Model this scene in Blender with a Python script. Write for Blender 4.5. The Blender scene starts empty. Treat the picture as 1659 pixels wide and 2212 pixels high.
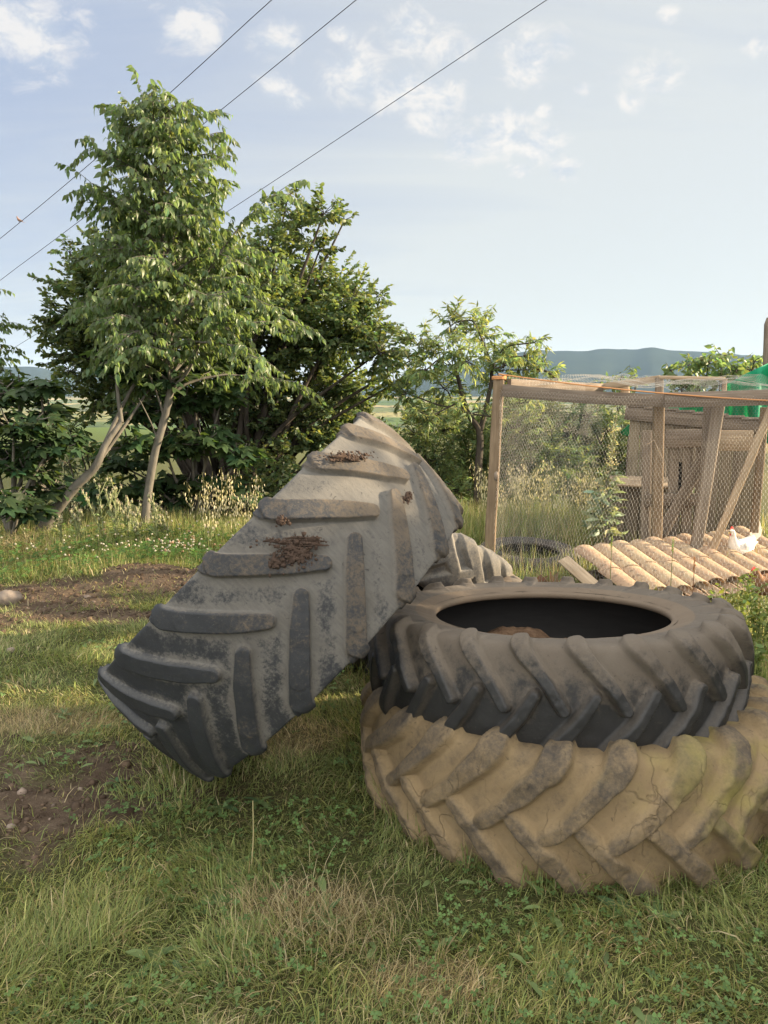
import bpy, math, random
import numpy as np
from mathutils import Vector, Matrix, Quaternion

SEED = 7
random.seed(SEED)
rng = np.random.default_rng(SEED)
sc = bpy.context.scene
COL = sc.collection
R = math.radians

# ------------------------------------------------------------------ camera model (1659 x 2212 reading of the photograph)
CAM_H, PITCH, F = 1.5, R(9.5), 1597.0
CP, SP = math.cos(PITCH), math.sin(PITCH)

def ray(px, py):
    x, u = (px - 829.5) / F, (1106.0 - py) / F
    return np.array((x, CP + u * SP, -SP + u * CP))

def at(px, py, Y):
    """world point seen at a pixel, standing at world distance Y"""
    d = ray(px, py)
    return np.array((0, 0, CAM_H)) + d * (Y / d[1])

def on_ground(px, py, z=0.0):
    d = ray(px, py)
    return np.array((0, 0, CAM_H)) + d * ((z - CAM_H) / d[2])

# ------------------------------------------------------------------ scene graph helpers
def tag(o, label=None, cat=None, group=None, kind=None):
    if label: o['label'] = label
    if cat: o['category'] = cat
    if group: o['group'] = group
    if kind: o['kind'] = kind
    return o

def thing(name, label, cat, loc=(0, 0, 0), rot=None, group=None):
    o = bpy.data.objects.new(name, None)
    COL.objects.link(o)
    o.location = loc
    if rot is not None:
        o.rotation_mode = 'QUATERNION'
        o.rotation_quaternion = rot
    o.empty_display_size = 0.1
    return tag(o, label, cat, group)

def copy_tree(o, parent=None):
    c = o.copy()
    COL.objects.link(c)
    if parent is not None:
        c.parent = parent
    for ch in list(o.children):
        copy_tree(ch, c)
    return c

class MB:
    """collects geometry, builds ONE mesh object"""
    def __init__(self):
        self.v, self.f3, self.f4, self.t, self.n = [], [], [], [], 0
    def add(self, v, f, tint=None):
        v = np.asarray(v, dtype=np.float32).reshape(-1, 3)
        f = np.asarray(f, dtype=np.int64)
        if f.size:
            (self.f3 if f.shape[1] == 3 else self.f4).append(f + self.n)
        self.v.append(v)
        if tint is None:
            tint = (1.0, 1.0, 1.0)
        t = np.asarray(tint, dtype=np.float32)
        if t.ndim == 1:
            t = np.broadcast_to(t, (len(v), 3))
        self.t.append(t)
        self.n += len(v)
    def box(self, c, s, rot=None, tint=None, taper=1.0):
        x, y, z = (k / 2 for k in s)
        v = np.array([(-x, -y, -z), (x, -y, -z), (x, y, -z), (-x, y, -z), (-x * taper, -y * taper, z), (x * taper, -y * taper, z), (x * taper, y * taper, z), (-x * taper, y * taper, z)])
        if rot is not None:
            v = v @ np.array(rot).T
        self.add(v + np.array(c), BOXF, tint)
    def plank(self, a, b, w, t, up=(0, 0, 1), tint=None, segs=1, sag=0.0, wob=0.0, rnd=None):
        """board from a to b: w across (towards up), t thick; slightly bowed, edges chamfered"""
        a, b = np.array(a, float), np.array(b, float)
        d = b - a; L = np.linalg.norm(d); d = d / L
        up = np.array(up, float); up = up - d * (up @ d); up /= np.linalg.norm(up)
        sd = np.cross(d, up)
        ch = min(w, t) * 0.12
        hw, ht = w / 2, t / 2
        prof = [(-hw + ch, -ht), (hw - ch, -ht), (hw, -ht + ch), (hw, ht - ch), (hw - ch, ht), (-hw + ch, ht), (-hw, ht - ch), (-hw, -ht + ch)]
        n = max(2, segs + 1)
        rings = []
        for i in range(n):
            k = i / (n - 1)
            c = a + d * L * k + up * (-sag * 4 * k * (1 - k)) + (up * random.uniform(-1, 1) + sd * random.uniform(-1, 1)) * wob
            rings.append([c + up * p[0] + sd * p[1] for p in prof])
        v = np.array(rings).reshape(-1, 3)
        f = []
        for i in range(n - 1):
            for j in range(8):
                j2 = (j + 1) % 8
                f.append((i * 8 + j, i * 8 + j2, i * 8 + 8 + j2, i * 8 + 8 + j))
        self.add(v, f, tint)
        base = (n - 1) * 8
        cap = [(0, 3, 2, 1), (0, 5, 4, 3), (0, 7, 6, 5)]
        self.add(v[:8], [(a_, b_, c_, d_) for a_, b_, c_, d_ in cap], tint)
        self.add(v[base:base + 8], [(d_, c_, b_, a_) for a_, b_, c_, d_ in cap], tint)
    def tube(self, pts, radii, sides=6, tint=None, cap=True):
        pts = np.asarray(pts, float)
        n = len(pts)
        radii = np.broadcast_to(np.asarray(radii, float), (n,))
        tg = np.gradient(pts, axis=0)
        tg /= np.linalg.norm(tg, axis=1)[:, None] + 1e-9
        ref = np.array((0.0, 0.0, 1.0)) if abs(tg[0][2]) < 0.9 else np.array((1.0, 0.0, 0.0))
        u = np.cross(tg, ref); u /= np.linalg.norm(u, axis=1)[:, None] + 1e-9
        w = np.cross(tg, u)
        a = np.arange(sides) / sides * 2 * math.pi
        ring = u[:, None, :] * np.cos(a)[None, :, None] + w[:, None, :] * np.sin(a)[None, :, None]
        v = (pts[:, None, :] + ring * radii[:, None, None]).reshape(-1, 3)
        i = np.arange(n - 1)[:, None] * sides
        j = np.arange(sides)[None, :]
        j2 = (j + 1) % sides
        f = np.stack([i + j, i + j2, i + sides + j2, i + sides + j], -1).reshape(-1, 4)
        self.add(v, f, tint)
        if cap:
            c0, c1 = pts[0], pts[-1]
            vv = np.vstack([v[:sides], c0[None], v[-sides:], c1[None]])
            fs = [(k, sides, (k + 1) % sides) for k in range(sides)] + [(sides + 1 + k, sides + 1 + (k + 1) % sides, 2 * sides + 1) for k in range(sides)]
            self.add(vv, fs, tint)
    def leaves(self, tv, tf, pos, axis, nrm, size, tint):
        """stamp a leaf template (x across, y along, z up) at many places"""
        pos, axis, nrm = (np.asarray(k, float) for k in (pos, axis, nrm))
        axis = axis / (np.linalg.norm(axis, axis=1)[:, None] + 1e-9)
        x = np.cross(axis, nrm); x /= np.linalg.norm(x, axis=1)[:, None] + 1e-9
        z = np.cross(x, axis)
        size = np.broadcast_to(np.asarray(size, float), (len(pos),))
        m = np.stack([x, axis, z], 1) * size[:, None, None]
        v = np.einsum('kc,ncd->nkd', np.asarray(tv, float), m) + pos[:, None, :]
        k = len(tv)
        f = (np.asarray(tf)[None] + (np.arange(len(pos)) * k)[:, None, None]).reshape(-1, len(tf[0]))
        t = np.repeat(np.asarray(tint, dtype=np.float32), k, axis=0)
        self.add(v.reshape(-1, 3), f, t)
    def build(self, name, mat, parent=None, smooth=True, kind=None, attrs=None):
        v = np.concatenate(self.v) if self.v else np.zeros((0, 3), np.float32)
        me = bpy.data.meshes.new(name)
        f3 = np.concatenate(self.f3) if self.f3 else np.zeros((0, 3), np.int64)
        f4 = np.concatenate(self.f4) if self.f4 else np.zeros((0, 4), np.int64)
        me.vertices.add(len(v)); me.vertices.foreach_set('co', v.astype(np.float32).ravel())
        li = np.concatenate([f3.ravel(), f4.ravel()]).astype(np.int32)
        me.loops.add(len(li)); me.loops.foreach_set('vertex_index', li)
        nf = len(f3) + len(f4)
        tot = np.concatenate([np.full(len(f3), 3), np.full(len(f4), 4)]).astype(np.int32)
        st = np.concatenate([[0], np.cumsum(tot)[:-1]]).astype(np.int32) if nf else np.zeros(0, np.int32)
        me.polygons.add(nf)
        me.polygons.foreach_set('loop_start', st)
        if smooth:
            me.polygons.foreach_set('use_smooth', np.ones(nf, bool))
        me.update(calc_edges=True)
        t = np.concatenate(self.t) if self.t else np.zeros((0, 3), np.float32)
        at_ = me.color_attributes.new('tint', 'FLOAT_COLOR', 'POINT')
        at_.data.foreach_set('color', np.hstack([t, np.ones((len(t), 1), np.float32)]).astype(np.float32).ravel())
        for k, a in (attrs or {}).items():
            q = me.attributes.new(k, 'FLOAT', 'POINT')
            q.data.foreach_set('value', np.asarray(a, np.float32))
        me.validate()
        if mat: me.materials.append(mat)
        o = bpy.data.objects.new(name, me)
        COL.objects.link(o)
        if parent is not None: o.parent = parent
        if kind: o['kind'] = kind
        return o

BOXF = [(0, 3, 2, 1), (4, 5, 6, 7), (0, 1, 5, 4), (1, 2, 6, 5), (2, 3, 7, 6), (3, 0, 4, 7)]

def sstep(a, b, x):
    k = np.clip((x - a) / (b - a), 0, 1)
    return k * k * (3 - 2 * k)

def vnoise(p, seed=0):
    """cheap smooth value noise on (N,2|3) points"""
    p = np.asarray(p, float)
    i = np.floor(p).astype(np.int64); f = p - i
    f = f * f * (3 - 2 * f)
    D = p.shape[1]
    out = np.zeros(len(p))
    for c in range(2 ** D):
        w = np.ones(len(p)); h = np.full(len(p), seed * 1013 + 17, np.int64)
        for d in range(D):
            b = (c >> d) & 1
            w *= f[:, d] if b else 1 - f[:, d]
            h = h * 31 + (i[:, d] + b) * (73856093, 19349663, 83492791)[d]
            h ^= (h >> 13)
        h = (h * 1274126177) & 0x7fffffff
        h ^= (h >> 15)
        out += w * ((h & 0xffff) / 65535.0)
    return out

def fbm(p, oct=4, seed=0):
    p = np.asarray(p, float); s = np.zeros(len(p)); a = .5; tot = 0
    for o in range(oct):
        s += a * vnoise(p * 2 ** o + 13.7 * o, seed + o); tot += a; a *= .5
    return s / tot

# ------------------------------------------------------------------ material helpers
class NT:
    def __init__(self, name):
        self.m = bpy.data.materials.new(name); self.m.use_nodes = True
        self.t = self.m.node_tree; self.t.nodes.clear()
        self.out = self.t.nodes.new('ShaderNodeOutputMaterial')
    def n(self, typ, ins=None, **kw):
        o = self.t.nodes.new('ShaderNode' + typ)
        for k, v in kw.items(): setattr(o, k, v)
        for k, v in (ins or {}).items(): self.set(o, k, v)
        return o
    def set(self, o, k, v):
        s = o.inputs[k]
        if isinstance(v, bpy.types.NodeSocket): self.t.links.new(v, s)
        elif isinstance(v, (tuple, list)) and s.type == 'RGBA' and len(v) == 3: s.default_value = (*v, 1)
        else: s.default_value = v
    def coord(self, which='Object'): return self.n('TexCoord').outputs[which]
    def attr(self, name, out='Color'): return self.n('Attribute', attribute_name=name).outputs[out]
    def mapping(self, v, scale=(1, 1, 1), rot=(0, 0, 0), loc=(0, 0, 0)):
        return self.n('Mapping', {'Vector': v, 'Scale': scale, 'Rotation': rot, 'Location': loc}).outputs[0]
    def noise(self, v, scale, detail=5, rough=.6, dist=0.0):
        return self.n('TexNoise', {'Vector': v, 'Scale': scale, 'Detail': detail, 'Roughness': rough, 'Distortion': dist}).outputs[0]
    def ramp(self, f, stops):
        r = self.n('ValToRGB', {'Fac': f}); e = r.color_ramp.elements
        while len(e) < len(stops): e.new(.5)
        for k, (p, c) in enumerate(stops):
            e[k].position = p; e[k].color = (*c, 1) if isinstance(c, (tuple, list)) else (c, c, c, 1)
        return r.outputs[0]
    def mix(self, f, a, b, mode='MIX'):
        o = self.n('Mix', data_type='RGBA', blend_type=mode)
        self.set(o, 0, f); self.set(o, 6, a if not (isinstance(a, tuple) and len(a) == 3) else (*a, 1)); self.set(o, 7, b if not (isinstance(b, tuple) and len(b) == 3) else (*b, 1))
        return o.outputs[2]
    def math(self, op, a, b=0.0, clamp=False):
        o = self.n('Math', operation=op, use_clamp=clamp); self.set(o, 0, a); self.set(o, 1, b); return o.outputs[0]
    def bump(self, h, strength=.4, dist=.01, normal=None):
        ins = {'Height': h, 'Strength': strength, 'Distance': dist}
        if normal is not None: ins['Normal'] = normal
        return self.n('Bump', ins).outputs[0]
    def principled(self, color, rough=.8, normal=None, spec=.3, **kw):
        ins = {'Base Color': color, 'Roughness': rough, 'Specular IOR Level': spec}
        if normal is not None: ins['Normal'] = normal
        ins.update(kw)
        return self.n('BsdfPrincipled', ins).outputs[0]
    def done(self, shader):
        self.t.links.new(shader, self.out.inputs['Surface']); return self.m

def leaf_mat(name, col, back=None, trans=.38, rough=.5, spec=.35):
    N = NT(name)
    t = N.attr('tint')
    c = N.mix(1.0, t, col, 'MULTIPLY')
    p = N.principled(c, rough, None, spec)
    tc = N.mix(1.0, t, back or (col[0] * 1.5, col[1] * 1.45, col[2] * .6), 'MULTIPLY')
    tr = N.n('BsdfTranslucent', {'Color': tc}).outputs[0]
    s = N.n('MixShader', {0: trans, 1: p, 2: tr}).outputs[0]
    return N.done(s)

def bark_mat(name, c1, c2, scale=14, stretch=.25):
    N = NT(name)
    co = N.mapping(N.coord(), (1, 1, stretch))
    a = N.noise(co, scale, 6, .65)
    b = N.noise(co, scale * 4, 4, .6)
    c = N.mix(N.ramp(a, [(.35, 0.0), (.65, 1.0)]), c1, c2)
    c = N.mix(N.math('MULTIPLY', b, .35), c, tuple(k * .4 for k in c1))
    return N.done(N.principled(c, .9, N.bump(b, .5, .006), .15))

def wood_mat(name, c1, c2, dark=.45, grain=60, spec=.2):
    """weathered board: grain follows the object's own long streaks via tint-shifted noise"""
    N = NT(name)
    co = N.coord()
    t = N.attr('tint')
    m1 = N.mapping(co, (1, 1, .06))
    a = N.noise(m1, grain, 4, .6, .6)
    big = N.noise(co, 5, 4, .6)
    c = N.mix(N.ramp(a, [(.3, 0.0), (.7, 1.0)]), c1, c2)
    c = N.mix(N.math('MULTIPLY', N.ramp(big, [(.4, 0.0), (.7, 1.0)]), dark), c, tuple(k * .45 for k in c1))
    c = N.mix(1.0, c, t, 'MULTIPLY')
    return N.done(N.principled(c, .85, N.bump(a, .35, .003), spec))

# ------------------------------------------------------------------ camera, light, sky
SUN_AZ, SUN_EL = R(79), R(17)
SHED_END = 4.9
cam = bpy.data.cameras.new('camera')
cam.sensor_fit = 'VERTICAL'
cam.sensor_height = 24.0
cam.lens = 24.0 * F / 2212.0
cam.clip_start, cam.clip_end = .05, 60000
co_ = bpy.data.objects.new('camera', cam); COL.objects.link(co_)
co_.location = (0, 0, CAM_H); co_.rotation_euler = (math.pi / 2 - PITCH, 0, 0)
sc.camera = co_

sunv = Vector((math.sin(SUN_AZ) * math.cos(SUN_EL), math.cos(SUN_AZ) * math.cos(SUN_EL), math.sin(SUN_EL)))
sl = bpy.data.lights.new('sun', 'SUN'); sl.energy = 5.0; sl.angle = R(.53); sl.color = (1.0, .80, .55)
so = bpy.data.objects.new('sun', sl); COL.objects.link(so); so.location = (20, 5, 12)
so.rotation_mode = 'QUATERNION'; so.rotation_quaternion = sunv.to_track_quat('Z', 'Y')

def build_world():
    w = bpy.data.worlds.new('World'); sc.world = w; w.use_nodes = True
    N = NT.__new__(NT); N.t = w.node_tree
    bg = N.t.nodes['Background']
    sky = N.n('TexSky', sky_type='NISHITA')
    sky.sun_disc = False; sky.sun_elevation = SUN_EL; sky.sun_rotation = SUN_AZ
    sky.altitude = 300; sky.air_density = 1.0; sky.dust_density = 1.0; sky.ozone_density = 1.6
    d = N.coord('Generated')
    sx = N.n('SeparateXYZ', {0: d})
    # flat cloud-deck coordinates
    zz = N.math('ADD', N.math('MAXIMUM', sx.outputs[2], 0.0), .22)
    cv = N.n('CombineXYZ', {0: N.math('DIVIDE', sx.outputs[0], zz), 1: N.math('DIVIDE', sx.outputs[1], zz), 2: 0.0}).outputs[0]
    # thin high veil, whiter low down and to the right where the sun stands
    veil = N.noise(N.mapping(cv, (.45, 2.3, 1), (0, 0, R(24))), 1.5, 7, .6, .7)
    veil = N.ramp(veil, [(.32, 0.0), (.75, 1.0)])
    sund = N.n('VectorMath', {0: d, 1: tuple(sunv)}, operation='DOT_PRODUCT').outputs['Value']
    near = N.n('MapRange', {'Value': sund, 'From Min': -.25, 'From Max': .62, 'To Min': 0.0, 'To Max': 1.0}, interpolation_type='SMOOTHSTEP').outputs[0]
    low = N.n('MapRange', {'Value': sx.outputs[2], 'From Min': 0.0, 'From Max': .42, 'To Min': 1.0, 'To Max': 0.0}, interpolation_type='SMOOTHSTEP').outputs[0]
    vf = N.math('ADD', N.math('MULTIPLY', veil, .42), N.math('ADD', N.math('MULTIPLY', near, .78), N.math('MULTIPLY', low, .50)), True)
    vcol = N.mix(vf, SKY['blue'], SKY['veil'])
    # unseen brightness added overhead and behind the photographer to fill the shade
    up = N.n('MapRange', {'Value': sx.outputs[2], 'From Min': .55, 'From Max': .92, 'To Min': 0.0, 'To Max': 1.0}, interpolation_type='SMOOTHSTEP').outputs[0]
    bk = N.n('MapRange', {'Value': sx.outputs[1], 'From Min': .05, 'From Max': -.65, 'To Min': 0.0, 'To Max': 1.0}, interpolation_type='SMOOTHSTEP').outputs[0]
    sheet = N.math('MAXIMUM', N.math('MULTIPLY', up, .8), bk)
    # small broken cumulus in groups
    groups = [(590, 85, .060), (590, 190, .045), (742, 78, .030), (890, 70, .07), (960, 110, .065), (770, 160, .085), (860, 190, .075), (940, 215, .07), (640, 215, .03),
              (1150, 110, .065), (1210, 90, .045), (1130, 155, .05), (1410, 170, .06), (1365, 220, .035), (1090, 290, .075), (1170, 310, .06), (1000, 310, .06), (920, 265, .05),
              (1640, 102, .028), (1443, 30, .022), (420, 60, .075), (1260, 190, .02), (1175, 240, .02), (1120, 370, .03), (1220, 360, .035), (60, 60, .12)]
    mask = None
    for px, py, r in groups:
        u = ray(px, py); u = u / np.linalg.norm(u)
        df = N.n('VectorMath', {0: d, 1: tuple(u)}, operation='SUBTRACT').outputs[0]
        df = N.n('VectorMath', {0: df, 1: (1.0, 1.5, 1.5)}, operation='MULTIPLY').outputs[0]
        ln = N.n('VectorMath', {0: df}, operation='LENGTH').outputs['Value']
        g = N.n('MapRange', {'Value': ln, 'From Min': r * 1.15, 'From Max': 0.0, 'To Min': 0.0, 'To Max': 1.0}, interpolation_type='SMOOTHSTEP').outputs[0]
        mask = g if mask is None else N.math('MAXIMUM', mask, g)
    cn = N.noise(N.mapping(d, (1, 1, 1.6)), 24, 9, .64, .5)
    cs = N.math('ADD', N.math('MULTIPLY', mask, .62), N.math('SUBTRACT', cn, .5))
    cf = N.n('MapRange', {'Value': cs, 'From Min': .22, 'From Max': .66, 'To Min': 0.0, 'To Max': .80}, interpolation_type='SMOOTHSTEP').outputs[0]
    # lit side: compare density a little towards the sun
    cn2 = N.noise(N.mapping(d, (1, 1, 1.5), loc=(.010, .0, .010)), 24, 5, .62, .5)
    lit = N.n('MapRange', {'Value': N.math('SUBTRACT', cn, cn2), 'From Min': -.14, 'From Max': .10, 'To Min': 0.0, 'To Max': 1.0}).outputs[0]
    ccol = N.mix(lit, SKY['shade'], SKY['cloud'])
    c1 = N.mix(.85, N.mix(1.0, sky.outputs[0], (.5, .5, .5), 'MULTIPLY'), vcol)
    c1 = N.mix(sheet, c1, SKY['sheet'])
    c2 = N.mix(cf, c1, ccol)
    N.t.links.new(c2, bg.inputs[0]); bg.inputs[1].default_value = SKY['strength']
SKY = dict(strength=.11, blue=(.98, 1.21, 1.76), veil=(2.04, 2.07, 1.98), cloud=(2.48, 2.38, 2.24), shade=(1.62, 1.78, 1.98), sheet=(7.0, 6.8, 6.5))  # sheet: added fill brightness, outside the view
build_world()
sc.world.cycles.sampling_method = 'MANUAL'; sc.world.cycles.sample_map_resolution = 512
sc.view_settings.view_transform = 'Standard'; sc.view_settings.look = 'None'
sc.view_settings.exposure = 1.85; sc.view_settings.gamma = 1
sc.cycles.max_bounces = 10; sc.cycles.diffuse_bounces = 5; sc.cycles.transmission_bounces = 6; sc.cycles.transparent_max_bounces = 8
sc.cycles.volume_bounces = 0

# ------------------------------------------------------------------ ground
def bank(x, y):
    """large shape of the land: level yard, drops off beyond the trees into the valley"""
    t = np.clip(y - (7.7 - .10 * np.clip(x, -3, 4)), 0, None)
    near = -.30 * t + .30 * 1.2 * (1 - np.exp(-t / 1.2))
    far = -62 * sstep(20, 900, y)
    return np.where(t < 40, near, -.30 * 40 + .36) * (1 - sstep(30, 300, y)) + far

SOIL = [(-2.0, 2.62, 1.45, .44), (-1.45, 2.50, .6, .20), (-2.6, 5.25, 1.05, .42), (-1.75, 5.65, .55, .30), (-2.9, 4.55, .7, .28), (-1.95, 4.75, .5, .16), (-1.5, 1.78, .35, .10), (-2.2, 2.2, .6, .3)]
def soil_mask(x, y):
    n = fbm(np.stack([x * 2.6, y * 3.4], 1), 4, 3)
    m = np.full(len(x), -1.0)
    for cx, cy, rx, ry in SOIL:
        d = np.sqrt(((x - cx) / rx) ** 2 + ((y - cy) / ry) ** 2)
        m = np.maximum(m, 1 - d)
    return sstep(-.22, .30, m + (n - .5) * 1.5)

def ground_z(x, y):
    x = np.atleast_1d(np.asarray(x, float)); y = np.atleast_1d(np.asarray(y, float))
    b = bank(x, y)
    k = 1 - sstep(9, 30, y)
    n = (fbm(np.stack([x * .9, y * .9], 1), 3, 1) - .5) * .07 + (fbm(np.stack([x * 5, y * 5], 1), 3, 2) - .5) * .022
    s = soil_mask(x, y)
    n2 = (fbm(np.stack([x * 14, y * 14], 1), 4, 9) - .5) * .05 * s
    mound = .10 * np.exp(-(((x + 1.95) / .55) ** 2 + ((y - 5.75) / .28) ** 2)) + .05 * np.exp(-(((x + 1.62) / .30) ** 2 + ((y - 2.42) / .14) ** 2))
    flat = np.exp(-(((x - .7) / 1.0) ** 2 + ((y - 2.75) / 1.0) ** 2))
    return b + (n * (1 - .6 * flat) + n2 + mound) * k

def build_ground():
    def axis(lo, hi, step, far, k=1.35):
        a = list(np.arange(lo, hi + 1e-6, step)); s = step
        while a[-1] < far: s *= k; a.append(a[-1] + s)
        s = step; b = []
        c = lo
        while c > -far: s *= k; c -= s; b.append(c)
        return np.array(b[::-1] + a)
    xs = axis(-4.2, 4.2, .035, 14000)
    ys = axis(.6, 9.5, .035, 14000)
    ys = ys[ys > -400]
    X, Y = np.meshgrid(xs, ys)
    x, y = X.ravel(), Y.ravel()
    z = ground_z(x, y)
    far = sstep(1500, 5000, y)
    z += far * 0
    m = MB()
    nx, ny = len(xs), len(ys)
    i = np.arange(ny - 1)[:, None] * nx; j = np.arange(nx - 1)[None]
    f = np.stack([i + j, i + j + 1, i + nx + j + 1, i + nx + j], -1).reshape(-1, 4)
    m.add(np.stack([x, y, z], 1), f)
    N = NT('ground_earth')
    co = N.coord()
    soil = N.attr('soil', 'Fac')
    dry = N.attr('dry', 'Fac')
    n1 = N.noise(co, 9, 6, .7); n2 = N.noise(co, 60, 5, .7); n3 = N.noise(co, 2.2, 4, .6)
    turf = N.mix(N.ramp(n2, [(.3, 0.0), (.7, 1.0)]), (.030, .036, .013), (.080, .082, .030))
    turf = N.mix(dry, turf, N.mix(n2, (.07, .055, .028), (.16, .13, .07)))
    earth = N.mix(N.ramp(n1, [(.3, 0.0), (.7, 1.0)]), (.042, .028, .019), (.125, .092, .064))
    earth = N.mix(N.ramp(n2, [(.55, 0.0), (.75, .8)]), earth, (.20, .155, .11))
    near = N.mix(soil, turf, earth)
    # fields of the valley floor
    sp = N.n('SeparateXYZ', {0: co})
    fx = N.mapping(co, (1 / 260., 1 / 420., 0))
    vo = N.n('TexVoronoi', {'Vector': fx, 'Scale': 1.0, 'Randomness': .9}, feature='F1')
    fc = N.ramp(N.n('SeparateColor', {0: vo.outputs['Color']}).outputs[0], [(0.0, (.05, .085, .025)), (.3, (.09, .13, .04)), (.5, (.34, .26, .13)), (.7, (.06, .09, .03)), (.85, (.42, .34, .18)), (1.0, (.03, .05, .02))])
    tn = N.noise(N.mapping(co, (1 / 60., 1 / 160., 0)), 1.0, 5, .7)
    fc = N.mix(N.ramp(tn, [(.52, 0.0), (.6, 1.0)]), fc, (.022, .038, .016))
    k = N.n('MapRange', {'Value': sp.outputs[1], 'From Min': 60.0, 'From Max': 260.0}).outputs[0]
    c = N.mix(k, near, fc)
    b = N.bump(N.math('ADD', n2, N.math('MULTIPLY', n1, .6)), .7, .02)
    mat = N.done(N.principled(c, .95, b, .1))
    s = soil_mask(x, y)
    return m.build('ground', mat, kind='structure', attrs={'soil': s, 'dry': dry_mask(x, y)})

DRY = [(-.25, 1.95, .30, .16), (.10, 1.66, .24, .10), (-1.6, 3.15, .6, .2), (.75, 1.45, .3, .09), (-.3, 1.45, .25, .08), (-3.1, 6.3, .5, .3), (-.4, 3.0, .3, .2)]
def dry_mask(x, y):
    n = fbm(np.stack([x * 3.1, y * 3.1], 1), 4, 21)
    m = np.full(len(x), -1.0)
    for cx, cy, rx, ry in DRY:
        d = np.sqrt(((x - cx) / rx) ** 2 + ((y - cy) / ry) ** 2)
        m = np.maximum(m, 1 - d)
    return np.clip(sstep(-.05, .55, m + (n - .5) * .7) * .9 + sstep(.58, .78, n) * .25, 0, 1)
ground = build_ground()

# ------------------------------------------------------------------ hills and air
def build_hills():
    ctrl = [(-3500, 800), (-900, 800), (-300, 790), (0, 794), (60, 790), (140, 802), (260, 820), (420, 838), (640, 845), (800, 838), (900, 806), (985, 785), (1042, 778), (1097, 767), (1150, 756), (1210, 757), (1260, 757), (1310, 753), (1360, 754), (1408, 750), (1440, 755), (1500, 758), (1575, 764), (1640, 768), (1800, 772), (2300, 785), (4200, 800)]
    cx = [c[0] for c in ctrl]; cy = [c[1] for c in ctrl]
    px = np.arange(-3500, 4200, 9.0)
    py = np.interp(px, cx, cy)
    Y0 = 8200.0
    ridge = np.array([at(a, b, Y0) for a, b in zip(px, py)])
    x = ridge[:, 0]; h = ridge[:, 2] + 62
    h = h + (fbm(np.stack([x / 130., x * 0], 1), 4, 5) - .5) * 18
    rows = [(-2600, 0), (-2200, .06), (-1700, .22), (-1200, .42), (-800, .62), (-400, .85), (0, 1.0), (500, .9), (1500, .5)]
    m = MB(); V = []
    for k, (dy, kk) in enumerate(rows):
        nz = (fbm(np.stack([x / 420., np.full(len(x), dy / 420.)], 1), 5, 8) - .5) * 150 * math.sin(math.pi * min(1, kk)) if kk < 1 else 0
        V.append(np.stack([x * (Y0 + dy) / Y0, np.full(len(x), Y0 + dy), -66 + h * kk + nz], 1))
    V = np.concatenate(V); n = len(x)
    i = np.arange(len(rows) - 1)[:, None] * n; j = np.arange(n - 1)[None]
    m.add(V, np.stack([i + j, i + j + 1, i + n + j + 1, i + n + j], -1).reshape(-1, 4))
    N = NT('wooded_hillside')
    co = N.coord()
    c = N.mix(N.noise(co, .004, 7, .7), (.012, .020, .014), (.034, .046, .028))
    mat = N.done(N.principled(c, 1.0, None, 0.0))
    m.build('hills', mat, kind='structure')
    top = 620.0
    b = MB(); b.box((0, 6000, (top - 75) / 2), (30000, 22000, top + 75))
    hz = NT('hazy_air')
    v = hz.n('VolumePrincipled', {'Color': (.46, .68, 1.0), 'Density': HAZE, 'Anisotropy': .0})
    hz.t.links.new(v.outputs[0], hz.out.inputs['Volume'])
    b.build('haze', hz.m, smooth=False, kind='stuff')
HAZE = 2.7e-5
build_hills()
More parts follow.
